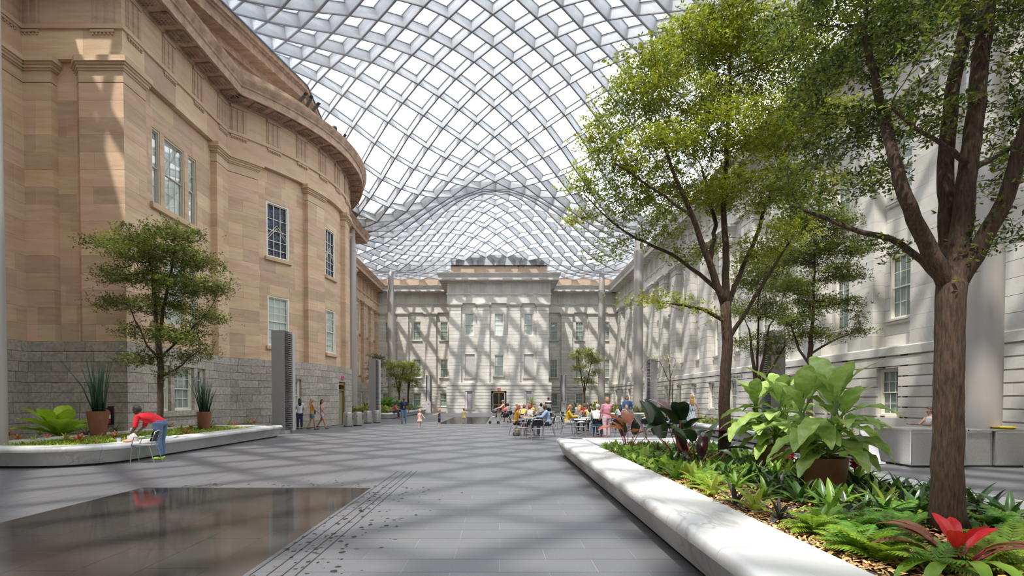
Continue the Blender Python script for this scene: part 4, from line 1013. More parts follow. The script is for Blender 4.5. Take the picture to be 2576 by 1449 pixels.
def bromeliad(x, y, z, n, L, W, m, label, cat='plant', group=None, name='bromeliad', flower=False, key='b', heart=None, up=0):
    t = thing(name, label, cat, (x, y, z), random.uniform(0, 6), group)
    V = [(75, 40), (60, 5), (42, -25), (25, -40)]
    for i in range(n):
        u = i / n; v = min(3, int(u * 4)); e0, e1 = V[v]; e0 += up
        me = leafmesh('%s_%s_%d_%d' % (key, m.name, v, up), 1, W, e0, e1, m, strap, fold=.35, nx=7, th=0)
        s = L * random.uniform(.8, 1.1) * (.7 + .3 * u); addleaf(t, me, i * 2.4 + random.uniform(-.2, .2), (0, 0, 0), s)
    if flower:
        b = MB()
        for i in range(26):
            a = random.uniform(0, 6.28); h = random.uniform(0, 1); r = .085 * (1 - .5 * h); p0 = Vector((0, 0, .26 + h * .17)); p1 = p0 + Vector((math.cos(a) * r, math.sin(a) * r, .035))
            b.tube([p0, (p0 + p1) / 2 + Vector((0, 0, .01)), p1], [.014, .018, .003], 5)
        b.tube([(0, 0, 0), (0, 0, .4)], .012, 6); b.build('flower_spike', MAG, t, smooth=True, label='magenta flower spike')
    return t
def frond(m, key, L=1, e0=60, e1=-20, n=13):
    k = 'frond_%s_%s' % (m.name, key)
    if k in LM: return LM[k]
    b = MB(); p = Vector((0, 0, 0)); P_ = []
    for i in range(n + 1): a = R(e0 + (e1 - e0) * i / n); P_.append((p.copy(), a)); p = p + Vector((0, math.cos(a), math.sin(a))) * (L / n)
    b.tube([q for q, _ in P_], [.008 * (1 - .8 * i / n) for i in range(n + 1)], 4)
    for i in range(2, n + 1):
        q, a = P_[i]; u = i / n; l = L * .34 * math.sin(PI * (u * .85 + .1)) ** .8; d = Vector((0, math.cos(a), math.sin(a)))
        for s_ in (-1, 1):
            o_ = Vector((s_, 0, 0)) * .86 + d * .5; o_.normalize(); w_ = d * (L / n * .42)
            m1 = q + o_ * l * .45 - Vector((0, 0, .02 * l)); tip = q + o_ * l - Vector((0, 0, .18 * l))
            b.add([tuple(q - w_ * .8), tuple(m1 - w_ * 1.15), tuple(tip), tuple(m1 + w_ * 1.15), tuple(q + w_ * .8)], [(0, 1, 2, 3, 4)])
    me = b.mesh('frond', m); LM[k] = me; return me
def fern(x, y, z, n, L, m, label, group=None):
    t = thing('fern', label, 'fern', (x, y, z), random.uniform(0, 6), group)
    for i in range(n):
        v = i % 3; me = frond(m, 'abc'[v], 1, (80, 66, 48)[v], (5, -15, -25)[v]); addleaf(t, me, i * 2.4 + random.uniform(-.3, .3), (0, 0, 0), L * random.uniform(.75, 1.1), name='frond')
    return t
def pot(t, r0, r1, h, m=ASH, z=0):
    b = MB(); b.lathe([(r0, 0), (r0 * 1.02, .02), (r1, h - .02), (r1, h), (r1 - .03, h), (r1 - .035, h - .06), (0.01, h - .07)], 40, (0, 0, z)); me = b.mesh('pot', m); smooth_by_angle(me); obj('pot', me, t)
    b = MB(); b.lathe([(r1 - .036, 0), (0.01, .015)], 24, (0, 0, z + h - .062), cap=False); b.build('potting_soil', SOIL, t)
# big leaved pale green plants in brown pots
ovate = lambda t: math.sin(PI * (t * .93 + .05)) ** .75 * (1.15 - .45 * t)
def dieff(x, y, label, s=1, seed=1, n=3):
    random.seed(seed); t = thing('potted_plant', label, 'potted plant', (x, y, .42)); pot(t, .21, .262, .46)
    for c in range(n):
        a0 = c * 2.1 + .4; bx, by = .08 * math.cos(a0), .08 * math.sin(a0); lean = Vector((math.cos(a0) * .22, math.sin(a0) * .22, 0)); H = (.55 + .12 * c) * s
        ps = [Vector((bx, by, .38)) + lean * u * u * s + Vector((0, 0, H * u)) for u in (0, .33, .66, 1)]
        b = MB(); b.tube(ps, [.035, .032, .03, .026], 8); b.build('cane', mat('green_cane', (.12, .20, .05), (.20, .26, .10), rough=.5, scale=6), t, smooth=True)
        for i in range(21):
            u = .1 + .9 * i / 21; p = ps[0].lerp(ps[-1], u); v = random.choice((0, 1, 1, 2)) if i < 16 else 3
            e0, e1 = ((48, -50), (26, -68), (60, -42), (80, 15))[v]
            me = leafmesh('dief_%d' % v, 1, .31, e0, e1, DIEF, ovate, pet=.32, fold=.22, nx=14, wave=.16, pr=.016)
            addleaf(t, me, i * 2.4 + c * 1.1 + random.uniform(-.3, .3), tuple(p), (.66 + .24 * random.random()) * s, roll=random.uniform(-.2, .2))
    return t
random.seed(5)
dieff(4.1, 7.0, 'very large pale green broad leaved plant in a brown pot, nearer of two', .98, 4)
dieff(4.38, 8.9, 'pale green broad leaved plant in a brown pot, behind the slim tree trunk', 1.0, 9, 3)
# dark red leaved plants on long stalks
def phil(x, y, label, n, L, ms, seed, W=.42, e=(78, 62, 45)):
    random.seed(seed); t = thing('red_stemmed_plant', label, 'plant', (x, y, .43), 0)
    pm = mat('wine_red_stalk', (.22, .015, .03), rough=.4)
    for i in range(n):
        v = i % 3; yaw = i * 2.4 + random.uniform(-.3, .3); l = L * random.uniform(.75, 1.1); e0 = R(e[v]); m = ms[i % len(ms)]
        d = Vector((-math.sin(yaw) * math.cos(e0), math.cos(yaw) * math.cos(e0), math.sin(e0))); tip = d * l * .62
        b = MB(); b.tube([(0, 0, 0), tuple(tip * .5 + Vector((0, 0, .02))), tuple(tip)], [.014, .009, .006], 6); b.build('stalk', pm, t, smooth=True)
        me = leafmesh('phil_%s_%d' % (m.name, v), 1, W, (50, 20, 70)[v], (-5, -25, 35)[v], m, lambda q: math.sin(PI * (q * .9 + .08)) ** .6 * (1.1 - .4 * q), fold=.3, nx=10, wave=.05)
        addleaf(t, me, yaw, tuple(tip), l * .60)
    return t
phil(3.3, 10.1, 'tall plant with near black paddle leaves on wine red stalks, in the front planter', 15, 1.3, (DRK, DRK, DRK, BURG), 3, .42, (80, 58, 36))
phil(2.75, 11.9, 'plant with orange bronze leaves near the far corner of the front planter', 9, 1.0, (RUST, RUST, DRK), 8, .46)
phil(3.25, 9.2, 'low dark glossy plant with burgundy stalks before the tall black leaved one', 10, .85, (DRK, DRK, BURG), 12, .6, (70, 40, 22))
t = thing('red_leaved_plant', 'scarlet and bronze leaved plant at the front right corner, by the big trunk', 'plant', (3.12, 3.78, .43)); random.seed(4)
pm = mat('wine_red_stalk', (.22, .015, .03))
for i in range(19):
    v = i % 4; m = (REDL, REDL, REDL, BRN)[v] if i < 6 else (BRN, GRN, GRN, BRN)[v]; yaw = i * 2.4; l = .36 if i < 6 else .48
    e = (78, 70, 62, 55)[v] if i < 6 else (50, 30, 22, 38)[v]; e0 = R(e)
    d = Vector((-math.sin(yaw) * math.cos(e0), math.cos(yaw) * math.cos(e0), math.sin(e0))); tip = d * (l * .5) 
    b = MB(); b.tube([(0, 0, 0), tuple(tip)], [.011, .007], 6); b.build('stalk', pm, t, smooth=True)
    me = leafmesh('rp_%s_%d_%d' % (m.name, v, i < 6), 1, .36 if i < 6 else .26, e - 15, e - (55 if i < 6 else 70), m, lambda q: math.sin(PI * (q * .92 + .06)) ** .7, fold=.35, nx=10, wave=.06)
    addleaf(t, me, yaw, tuple(tip), l * .72)
random.seed(21)
def spot(px, py, z=.43): p = ground(px, py, z); return p.x, p.y
for i, (px, py, lb) in enumerate(((1903, 1192, 'green bromeliad with a magenta flower spike beside the slim tree trunk'), (1988, 1205, 'green bromeliad with a magenta flower spike in front of the farther brown pot'), (2150, 1228, 'large green bromeliad with a magenta flower spike in front of the nearer brown pot'))):
    x, y = spot(px, py); bromeliad(x, y, .43, 17, .50 if i < 2 else .56, .2, GRN, lb, flower=True)
bl = [(1730, 1205, GRY, 'w'), (1790, 1190, GRN, 'w'), (1795, 1250, GRY, 'w'), (1850, 1235, GRN, 'w'), (1850, 1275, PURP, 'w'), (1880, 1215, GRD, 'w'), (1900, 1290, GRY, 'w'), (1925, 1255, GRN, 'w'), (1960, 1310, PURP, 'w'), (1985, 1250, GRD, 'w'), (2065, 1330, GRN, 'w'), (2010, 1270, GRD, 'w'),
      (2095, 1265, GRD, 'w'), (2180, 1290, GRD, 'w'), (2235, 1262, GRD, 'w'), (2260, 1245, PURP, 'w'), (2300, 1275, GRD, 'w'), (2330, 1250, GRD, 'w'), (2270, 1290, PURP, 'w'), (2200, 1240, GRD, 'w'), (2485, 1305, PURP, 'w'), (2450, 1290, GRD, 'w'), (2540, 1320, GRD, 'w'), (1760, 1175, GRD, 'w'), (1690, 1180, GRD, 'w'),
      (1840, 1190, GRD, 'w'), (1700, 1210, GRN, 'w'), (1950, 1225, GRD, 'w'), (2030, 1235, GRD, 'w'), (2130, 1300, PURP, 'w')]
for i in range(56):
    for _ in range(40):
        x, y = random.uniform(2.55, 5.0), random.uniform(5.4, 11.5)
        px = VPX + FPX * x / y; py = 1006 + FPX * 1.17 / y
        if px < 2420 and x - 2.4 > (0.25 if y > 7.5 else .9) and math.hypot(x - 4.1, y - 7) > .45 and math.hypot(x - 4.15, y - 8.9) > .45 and all(math.hypot(px - q[0], (py - q[1]) * 1.7) > 27 for q in bl) and math.hypot(x - 3.95, y - 4.9) > .4 and math.hypot(x - 3.3, y - 10.1) > .5: bl.append((px, py, (GRD, GRN, GRD, PURP, GRN, GRY)[i % 6], 'r')); break
word = {'bromeliad_green': 'green', 'bromeliad_dark': 'dark glossy green', 'lime_leaf': 'lime green', 'purple_grey_leaf': 'purple grey'}
brl = {}
for px, py, m, _ in bl:
    x, y = spot(px, py); L = random.uniform(.40, .52)
    where = 'left of the slim trunk' if px < 1800 else ('between the slim trunk and the nearer brown pot' if px < 2040 else ('between the nearer brown pot and the big trunk' if px < 2380 else 'right of the big trunk'))
    where = '%s bromeliad %s' % (word[m.name], where); brl[where] = brl.get(where, 0) + 1
    bromeliad(x, y, .43, random.randint(9, 12), L, .21 if m is not PURP else .15, m, where, group=where)
fl = [(2020, 1345, FERNY), (2055, 1375, FERNY), (1975, 1345, FERNY), (2100, 1330, FERN), (2150, 1345, FERN), (2200, 1335, FERN), (2190, 1370, FERN), (2125, 1390, FERN), (2170, 1400, FERNY), (2240, 1345, FERN), (2300, 1330, FERN), (2260, 1310, FERN), (2100, 1420, FERNY), (2210, 1400, FERN),
      (2310, 1300, FERN), (2550, 1350, FERN), (2490, 1340, FERN), (2540, 1400, FERNY), (2570, 1440, FERNY), (1640, 1175, FERNY), (1670, 1190, FERNY), (1690, 1165, FERNY), (1720, 1225, FERNY), (1750, 1235, FERNY), (1620, 1160, FERNY), (1590, 1150, FERNY), (1570, 1140, FERNY), (1660, 1155, FERN), (1740, 1160, FERN), (1780, 1160, FERN), (2470, 1440, FERNY), (2350, 1440, FERN)]
for i, (px, py, m) in enumerate(fl):
    x, y = spot(px, py); y = max(y, 3.4); x = max(x, 2.72); far = px < 1800
    lb = ('lime' if m is FERNY else 'mid green') + (' fern in the front planter, left of the slim trunk' if far else (' fern between the brown pot and the big trunk' if px < 2380 else ' fern right of the big trunk'))
    fern(x, y, .42, 10, random.uniform(.27, .36) if not far else .36, m, lb, group=lb)
# low cover at the far end of the front planter and other planters
def cover(label, x0, x1, y0, y1, z, n, size, m, h=.12):
    c = np.random.rand(n, 3) * np.array([x1 - x0, y1 - y0, h]) + np.array([x0, y0, z]); az = np.random.rand(n) * 6.28; el = np.random.normal(.4, .5, n); L = size * (.5 + np.random.rand(n))
    d = np.stack([np.cos(az) * np.cos(el), np.sin(az) * np.cos(el), np.sin(el)], 1) * L[:, None]; s_ = np.stack([-np.sin(az), np.cos(az), 0 * az], 1) * (L * .25)[:, None]
    V = np.stack([c, c + d * .5 + s_, c + d, c + d * .5 - s_], 1).reshape(-1, 3)
    o = qmesh('ground_cover', V, 4, m); o['kind'] = 'stuff'; tag(o, label, 'ground cover')
cover('low leafy ground cover under the dark leaved plants of the front planter', 2.4, 5.05, 8.2, 13.3, .43, 5200, .13, leafm('cover_leaf', (.13, .26, .04), (.22, .32, .05), .35))
cover('dark leafy undergrowth along the back rim of the front planter', 3.9, 5.1, 4.4, 13.3, .43, 3000, .09, GRD, .08)
cover('low yellow green ground cover in the planter under the sandstone wall', -12.9, -9.9, 13.4, 23.6, .42, 14000, .06, leafm('cover_lime', (.24, .38, .03), (.34, .46, .05), .4), .035)
cover('leafy ground cover in the planter beyond the steel counter', 9.6, 10.7, 16.3, 29.4, .42, 5200, .14, leafm('cover_mix', (.18, .28, .05), (.34, .30, .08), .35), .25)
cover('leafy ground cover in the far right planter', 9.3, 13.6, 47.9, 61, .42, 4000, .3, leafm('cover_mix', (.18, .28, .05), (.34, .30, .08), .35), .5)
cover('leafy ground cover in the far left planter', -12.9, -9.5, 46.9, 67, .42, 5000, .3, leafm('cover_mix', (.18, .28, .05), (.34, .30, .08), .35), .45)
# left planter: red and yellow bromeliads, big rosette, tall reeds in pots
random.seed(33); k = 0
for px, py in [(12, 1112), (45, 1108), (85, 1112), (120, 1107), (165, 1110), (200, 1110), (250, 1108), (290, 1102), (330, 1095), (20, 1098), (230, 1095), (265, 1090), (300, 1085), (430, 1078), (455, 1085), (480, 1080), (510, 1078), (540, 1075), (575, 1070), (600, 1062), (625, 1064), (590, 1074), (560, 1065), (640, 1066), (440, 1092), (470, 1094), (350, 1080), (150, 1098), (100, 1095)]:
    p = ground(px, py, .43); lb = 'small red and yellow bromeliad in the wall planter, ' + ('before the lime rosette' if px < 225 else ('by the big pot' if px < 380 else 'right of the tree'))
    q = bromeliad(p.x, p.y, .43, 12, random.uniform(.32, .44), .2, YLR if k % 2 else GRY, lb, name='bromeliad', key='n', group=lb); k += 1
t = thing('rosette_plant', 'huge lime green rosette plant with broad leaves in the wall planter', 'plant', tuple(ground(150, 1098, .43))); random.seed(2)
for i in range(15):
    v = i % 3; me = leafmesh('nest_%d' % v, 1, .44, (58, 42, 26)[v], (30, 5, -4)[v], NEST, lambda q: math.sin(PI * (q * .9 + .1)) ** .55 * (.45 + .85 * q) if q < .97 else .25, fold=.3, nx=10, wave=.12)
    addleaf(t, me, i * 2.4 + .5, (0, 0, 0), random.uniform(1.1, 1.4))
REED = mat('dark_green_reed', (.02, .06, .03), (.04, .10, .05), rough=.5, scale=4)
def reeds(px, py_base, Y, H, rtop, rbot, ph, label, n=40):
    p = at(px, py_base, Y); p.z = .42; t = thing('potted_reeds', label, 'potted plant', tuple(p)); pot(t, rbot, rtop, ph)
    for i in range(n):
        a = random.uniform(0, 6.28); r = random.uniform(0, rtop * .6); o_ = Vector((math.cos(a) * r, math.sin(a) * r, ph - .08)); le = random.uniform(.02, .2) * (1 if random.random() < .85 else 2.6)
        h = H * random.uniform(.6, 1); d = Vector((math.cos(a), math.sin(a), 0)) * le * h
        b = MB(); b.tube([o_, o_ + d * .35 + Vector((0, 0, h * .5)), o_ + d + Vector((0, 0, h))], [.022, .018, .003], 5); b.build('reed', REED, t, smooth=True)
    return t
reeds(247, 1085, 17.6, 1.75, .31, .2, .82, 'tall dark reeds in a big terracotta pot by the fire extinguisher')
reeds(514, 1065, 21.6, 1.5, .27, .2, .72, 'dark spiky reeds in a brown pot below the ground floor window')
t = thing('leafy_plant', 'plant with large veined leaves at the far end of the wall planter', 'plant', tuple(ground(560, 1062, .43)))
for i in range(8):
    me = leafmesh('vein_%d' % (i % 2), 1, .34, (75, 55)[i % 2], (-60, -70)[i % 2], leafm('veined_leaf', (.04, .13, .03), (.10, .20, .05), .2), ovate, pet=.4, fold=.15, nx=10, wave=.1, pr=.02); addleaf(t, me, i * 2.4, (0, 0, 0), random.uniform(.6, .95))
for px, py, c_ in ((430, 1072, 's'), (470, 1068, 't'), (500, 1080, 'u'), (530, 1080, 'v')):
    p = ground(px, py, .43); q = bromeliad(p.x, p.y, .43, 12, .62, .09, GRD, 'upright dark sword leaved plant in the wall planter between tree and brown pot', name='sword_plant', key='sw', up=12, group='sword leaved plants by the brown pot')
for px, py in ((290, 1088), (310, 1075), (350, 1070), (215, 1100)):
    p = ground(px, py, .43); bromeliad(p.x, p.y, .43, 11, .5, .12, GRD if px > 280 else BURG, 'dark narrow leaved bromeliad around the terracotta pot in the wall planter', key='dk', group='dark bromeliads by the terracotta pot')
# far planter plants
def palm(px, py, Y, label, n=16, L=1.6, m=None, e=((70, 10), (50, -10), (30, -35)), name='palm'):
    p = at(px, py, Y); p.z = .45; t = thing(name, label, 'plant', tuple(p))
    for i in range(n):
        v = i % 3; addleaf(t, frond(m or FERN, 'p%d%d' % (v, e[0][0]), 1, e[v][0], e[v][1], 18), i * 2.4, (0, 0, .4 if name == 'palm' else 0), L * random.uniform(.8, 1.1), name='frond')
    b = MB(); b.lathe([(.2, 0), (.26, .5)], 12); b.build('stem_base', BARK, t)
    return t
palm(970, 1030, 52, 'feathery cycad in a terracotta pot in the far left planter', 16, 1.7)
palm(1003, 1030, 56, 'low green cycad under the far left trees', 14, 1.2)
t = bromeliad(*at(1042, 1025, 60)[:2], .45, 22, 1.5, .08, mat('blue_agave', (.20, .30, .30), (.28, .38, .36)), 'blue grey spiky agave in front of a left wing window', name='agave', key='ag')
t = bromeliad(*at(1338, 1038, 52)[:2], 1.2, 26, 1.3, .06, GRY, 'tall shaggy green dracaena in a pot behind the diners', name='dracaena', key='dr'); b = MB(); b.lathe([(.3, -1.2), (.38, -.4)], 14); b.tube([(0, 0, -.5), (0, 0, .1)], .06, 8); b.build('pot_and_stem', ASH, t)
for px, Y, m, nm in ((1450, 56, GRD, 'dark fan shaped plant in the far right planter'), (1480, 52, GRY, 'tall leafy green plant in the far right planter'), (1500, 50, GRN, 'leafy plant with one orange flower in the far right planter'), (920, 54, GRD, 'dark spiky plant behind the second pair of bins')):
    t = bromeliad(*at(px, 1030, Y)[:2], .45, 18, 1.5, .16, m, nm, name='leafy_plant', key='lp', up=6)
    if '1500' in str(px): b = MB(); b.ell((0, 0, .95), (.13, .13, .1), 8, 5); b.build('flower', mat('orange_flower', (.8, .15, .03)), t)

# labels that say which one: number the look-alikes outwards from the viewer
def number_lookalikes(cats):
    ords = 'nearest second third fourth fifth sixth seventh eighth ninth tenth eleventh twelfth thirteenth fourteenth fifteenth sixteenth seventeenth eighteenth nineteenth twentieth'.split()
    by = {}
    for o in COL.objects:
        if o.parent is None and o.get('label') and o.get('category') in cats: by.setdefault(o['label'], []).append(o)
    for lb, os_ in by.items():
        if len(os_) < 2: continue
        os_.sort(key=lambda o: o.location.length)
        for i, o in enumerate(os_[:20]): o['group'] = lb; o['label'] = ('nearest ' if i == 0 else ords[i] + ' nearest ') + lb
number_lookalikes(('plant', 'fern'))
# ---------------------------------------------------------------- furniture
def chair_parts(arm=False):
    fr = MB(); out = {}
    W, D, SH, BH = .24, .22, .45, .80
    s = MB(); s.cbox((0, 0, SH), (.44, .43, .022)); s.cbox((0, -.20, SH - .015), (.44, .04, .03)); out['seat'] = s
    b = MB(); vs = []
    for i in range(6):
        for j in range(5):
            u, v = j / 4 - .5, i / 5; x = u * (.44 - .05 * v); y = .215 + .07 * v - .05 * (1 - (2*u)**2) * -1 * 1.0 ; vs.append((x, y - .03, SH + .10 + v * .27))
    n = len(vs); vs2 = [(x, y + .014, z) for x, y, z in vs]
    f = [(i*5 + j, i*5 + j + 1, (i+1)*5 + j + 1, (i+1)*5 + j) for i in range(5) for j in range(4)]
    b.add(vs + vs2, f + [tuple(reversed([k + n for k in q])) for q in f] + [(j, j + 1, n + j + 1, n + j) for j in range(4)] + [(25 + j, n + 25 + j, n + 26 + j, 26 + j) for j in range(4)]); out['backrest'] = b
    for nm, sx in (('l', -1), ('r', 1)):
        t = MB(); t.tube([(sx * W, -D, SH), (sx * (W + .01), -D - .03, 0)], .012, 7); out['leg_f' + nm] = t
        t = MB(); t.tube([(sx * W, D - .04, SH - .02), (sx * (W + .02), D + .08, 0)], .012, 7); out['leg_b' + nm] = t
    t = MB(); t.tube([(-W, -D, SH), (-W, D, SH), (-W + .01, D + .05, SH + .2), (-W + .03, D + .09, BH), (-.1, D + .12, BH + .015), (.1, D + .12, BH + .015), (W - .03, D + .09, BH), (W - .01, D + .05, SH + .2), (W, D, SH), (W, -D, SH), (-W, -D, SH)], .012, 6)
    if arm:
        for sx in (-1, 1): t.tube([(sx * W, D + .05, SH + .2), (sx * (W + .03), .05, SH + .22), (sx * (W + .03), -.15, SH + .21), (sx * W, -D, SH)], .012, 6)
    out['frame'] = t; return out
CH = {k: v.mesh(k, BLACK if k in ('backrest',) else CHROME if k != 'seat' else mat('grey_seat', (.30, .30, .31), rough=.4), k == 'frame') for k, v in chair_parts(True).items()}
def chair(x, y, rz, label, group=None):         # rz 0: the back is away from the viewer (towards +Y)
    t = thing('cafe_chair', label, 'chair', (x, y, 0), R(rz), group)
    for k, me in CH.items(): obj('leg' if k.startswith('leg') else k, me, t)
    return t
def table_mesh():
    a = MB(); a.lathe([(.0, .715), (.36, .715), (.375, .722), (.375, .738), (.36, .745), (.0, .745)], 28, cap=False)
    b = MB(); b.tube([(0, 0, .03), (0, 0, .715)], .03, 10); c = MB()
    for i in range(4): q = i * PI/2 + .78; c.tube([(0, 0, .05), (math.cos(q) * .34, math.sin(q) * .34, .02)], [.022, .014], 6)
    return a.mesh('table_top', mat('pale_grey_table', (.50, .50, .52), rough=.25)), b.mesh('pedestal', CHROME, True), c.mesh('base', CHROME)
TM = table_mesh()
def table(x, y, label, group='cafe tables'):
    t = thing('cafe_table', label, 'table', (x, y, 0), 0, group)
    for n_, me in zip(('table_top', 'pedestal', 'base'), TM): obj(n_, me, t)
    return t
# ---------------------------------------------------------------- people
QUEUE = []
def remesh(mb, name, m, vox, sm=3, parent=None, post=None):
    o = obj(name, mb.mesh(name, m), parent)
    r = o.modifiers.new('r', 'REMESH'); r.mode = 'VOXEL'; r.voxel_size = vox; r.use_smooth_shade = True
    if sm: q = o.modifiers.new('s', 'SMOOTH'); q.iterations = sm; q.factor = .5
    QUEUE.append((o, m, post)); return o
def finish_bodies():
    dg = bpy.context.evaluated_depsgraph_get(); done = [(o, m, p, bpy.data.meshes.new_from_object(o.evaluated_get(dg))) for o, m, p in QUEUE]
    for o, m, post, me in done:
        o.modifiers.clear(); old = o.data; o.data = me; me.name = o.name; bpy.data.meshes.remove(old)
        if not me.materials: me.materials.append(m)
        if post:
            bm = bmesh.new(); bm.from_mesh(me); bm.from_mesh(post); bm.to_mesh(me); bm.free(); bpy.data.meshes.remove(post)
        me.polygons.foreach_set('use_smooth', [True] * len(me.polygons)); me.update()
def colmat(prefix, c, rough=.8):
    k = '%s_%02d%02d%02d' % (prefix, c[0] * 99, c[1] * 99, c[2] * 99); return mat(k, c, tuple(x * .82 for x in c), rough=rough, scale=9)
SKIN = {'light': (.62, .36, .26), 'tan': (.45, .25, .16), 'dark': (.10, .05, .035), 'pink': (.68, .42, .32)}
def person(label, x, y, rz=0, H=1.68, pose='stand', top=(.5, .5, .5), low=('trousers', (.05, .06, .10)), skin='light', hair=('short', (.06, .035, .02)), arms=((8, 8, 12), (8, 8, 12)), legs=((0, 4), (0, 4)), lean=0,
           head=(0, 0), z=0, sleeve=.5, shoes=(.03, .03, .03), seat=.46, build=1, vox=.024, dress=None, arm_out=None, group=None, pattern=None, bare=False, child=False, cap=None):
    t = thing('person', label, 'person', (x, y, z), R(rz), group); F = Vector((0, -1, 0)); S = Vector((1, 0, 0)); U = Vector((0, 0, 1)); h = H
    sk = colmat('skin', SKIN[skin], .55); hs = 1.35 if child else 1
    def dirv(a, out, sx): a, o_ = R(a), R(out); return (F * math.sin(a) * math.cos(o_) - U * math.cos(a) * math.cos(o_) + S * (sx * math.sin(o_))).normalized()
    LT, LS = .245 * h, .245 * h
    J = {}
    for sx, (a, b) in ((-1, legs[0]), (1, legs[1])):
        if pose == 'sit': a, b = (86 + a * .2, 84 + b * .3)
        hip = S * (sx * .052 * h * build); out = 6 if pose == 'sit' else 2
        kn = hip + dirv(a, out, sx) * LT; an = kn + dirv(a - b, out * .4, sx) * LS; J[sx] = (hip, kn, an)
    pz = (seat + .055 * h) if pose == 'sit' else max(-J[-1][2].z, -J[1][2].z) + .042 * h
    P0 = U * pz
    for sx in J: J[sx] = tuple(v + P0 for v in J[sx])
    if pose == 'sit':                                   # keep the soles on the floor
        for sx in (-1, 1):
            hip, kn, an = J[sx]; fl = (0 - z) + .04 * h
            if z == 0 or True: an = Vector((an.x, an.y, max(an.z, fl) if z else fl)); J[sx] = (hip, kn, an)
    L_ = R(lean); ud = (U * math.cos(L_) + F * math.sin(L_)); fd = (F * math.cos(L_) - U * math.sin(L_))
    pel = P0 + U * .0; wst = pel + (U * .35 + ud * .65) * .105 * h; chs = wst + ud * .115 * h; shc = chs + ud * .085 * h; nk = shc + ud * .035 * h
    L2 = R(lean * .6 + head[0]); hu = U * math.cos(L2) + F * math.sin(L2); hf = F * math.cos(L2) - U * math.sin(L2); hy = R(head[1]); hf = hf * math.cos(hy) + S * math.sin(hy)
    hc = nk + hu * .088 * h * hs
    bw_ = build
    B = MB()
    def torso(mb, k=1.0, lo=0):
        mb.tube([pel - U * .05 * h, pel, wst, chs, shc, shc + ud * .02 * h], [(.078*h*bw_*k, .058*h*bw_*k), (.093*h*bw_*k, .068*h*bw_*k), (.078*h*bw_*k, .058*h*bw_*k), (.095*h*bw_*k, .066*h*bw_*k), (.088*h*bw_*k, .050*h*k), (.04*h*k, .035*h*k)], 14, flat=fd)
    torso(B, .95)
    B.tube([shc - ud * .01 * h, nk + hu * .04 * h], [.036 * h, .032 * h], 8)
    M = Matrix((hf.cross(hu).normalized(), hf, hu)).transposed()
    B.ell(hc, (.046 * h * hs, .056 * h * hs, .068 * h * hs), 14, 10, M=M)
    B.ell(hc - hu * .03 * h * hs + hf * .018 * h * hs, (.033 * h * hs, .036 * h * hs, .036 * h * hs), 10, 7, M=M)
    T = MB(); torso(T, 1.08); AR = {}
    for sx, (a, o_, e) in ((-1, arms[0]), (1, arms[1])):
        sh = shc + S * (sx * .105 * h * bw_) - ud * .008 * h
        a2 = a + lean * (1 if a < 500 else 0) * .0
        el = sh + dirv(a2, o_, sx) * .17 * h; wr = el + dirv(a2 + e, o_ * .3, sx) * .145 * h; hd = (wr - el).normalized()
        B.tube([shc, sh, el, wr, wr + hd * .02 * h], [.03 * h, .030 * h, .024 * h, .017 * h, .015 * h], 9)
        pm = wr + hd * .045 * h; sd = hd.cross(U if abs(hd.z) < .8 else F).normalized()
        B.tube([wr, pm, pm + hd * .015 * h], [(.016 * h, .012 * h), (.024 * h, .012 * h), (.022 * h, .010 * h)], 8, flat=sd.cross(hd)); AR[sx] = (wr, pm, hd, sd)
        T.tube([shc, sh, sh.lerp(el, min(1, sleeve))] + ([el.lerp(wr, min(1, sleeve - 1))] if sleeve > 1 else []), [.040 * h, .040 * h, .035 * h] + ([.026 * h] if sleeve > 1 else []), 10) if sleeve > .05 else None
    G = MB(); G.tube([pel + U * .045 * h, pel - U * .02 * h, pel - U * .05 * h], [(.088*h*bw_, .062*h*bw_), (.100*h*bw_, .074*h*bw_), (.085*h*bw_, .062*h*bw_)], 14, flat=F)
    kind, lc = low
    for sx in (-1, 1):
        hip, kn, an = J[sx]; toe = Vector(F)
        B.tube([hip + U * .01 * h, hip.lerp(kn, .5), kn, kn.lerp(an, .35), an], [.056 * h * bw_, .046 * h * bw_, .034 * h, .034 * h, .020 * h], 10)
        B.tube([an - toe * .02 * h, an + toe * .05 * h - U * .02 * h, an + toe * .10 * h - U * .028 * h], [.022 * h, .02 * h, .014 * h], 8)
        if kind in ('trousers', 'jeans'): G.tube([hip + U * .01 * h, hip.lerp(kn, .5), kn, an + U * .02 * h], [.064 * h * bw_, .054 * h * bw_, .044 * h, .036 * h], 10)
        elif kind == 'shorts': G.tube([hip + U * .01 * h, hip.lerp(kn, .5)], [.064 * h * bw_, .060 * h * bw_], 10)
        elif kind == 'longshorts': G.tube([hip + U * .01 * h, hip.lerp(kn, .9)], [.064 * h * bw_, .056 * h * bw_], 10)
        sh_ = MB(); f = an + toe * .04 * h - U * .022 * h
        if not bare:
            sh_.tube([an - toe * .03 * h - U * .022 * h, f, an + toe * .115 * h - U * .026 * h], [(.020*h, .019*h), (.027*h, .020*h), (.018*h, .012*h)], 10, flat=U); sh_.build('shoe', colmat('shoe', shoes, .5), t, smooth=True)
    X = MB()
    for sx, (wr, pm, hd, sd) in AR.items():
        nrm_ = sd.cross(hd)
        for q, ln in ((-1.5, .036), (-.5, .044), (.5, .042), (1.5, .032)):
            b0 = pm + sd * q * .0115 * h + hd * .008 * h; X.tube([b0, b0 + hd * ln * h * .5, b0 + hd * ln * h * .85 + nrm_ * .012 * h], [.0062 * h, .0058 * h, .004 * h], 6)
        b0 = pm - hd * .018 * h + sd * .02 * h * -sx; X.tube([b0, b0 + (sd * -sx * .8 + hd * .6) * .022 * h, b0 + (sd * -sx * .8 + hd * 1.6) * .022 * h], [.008 * h, .007 * h, .005 * h], 6)
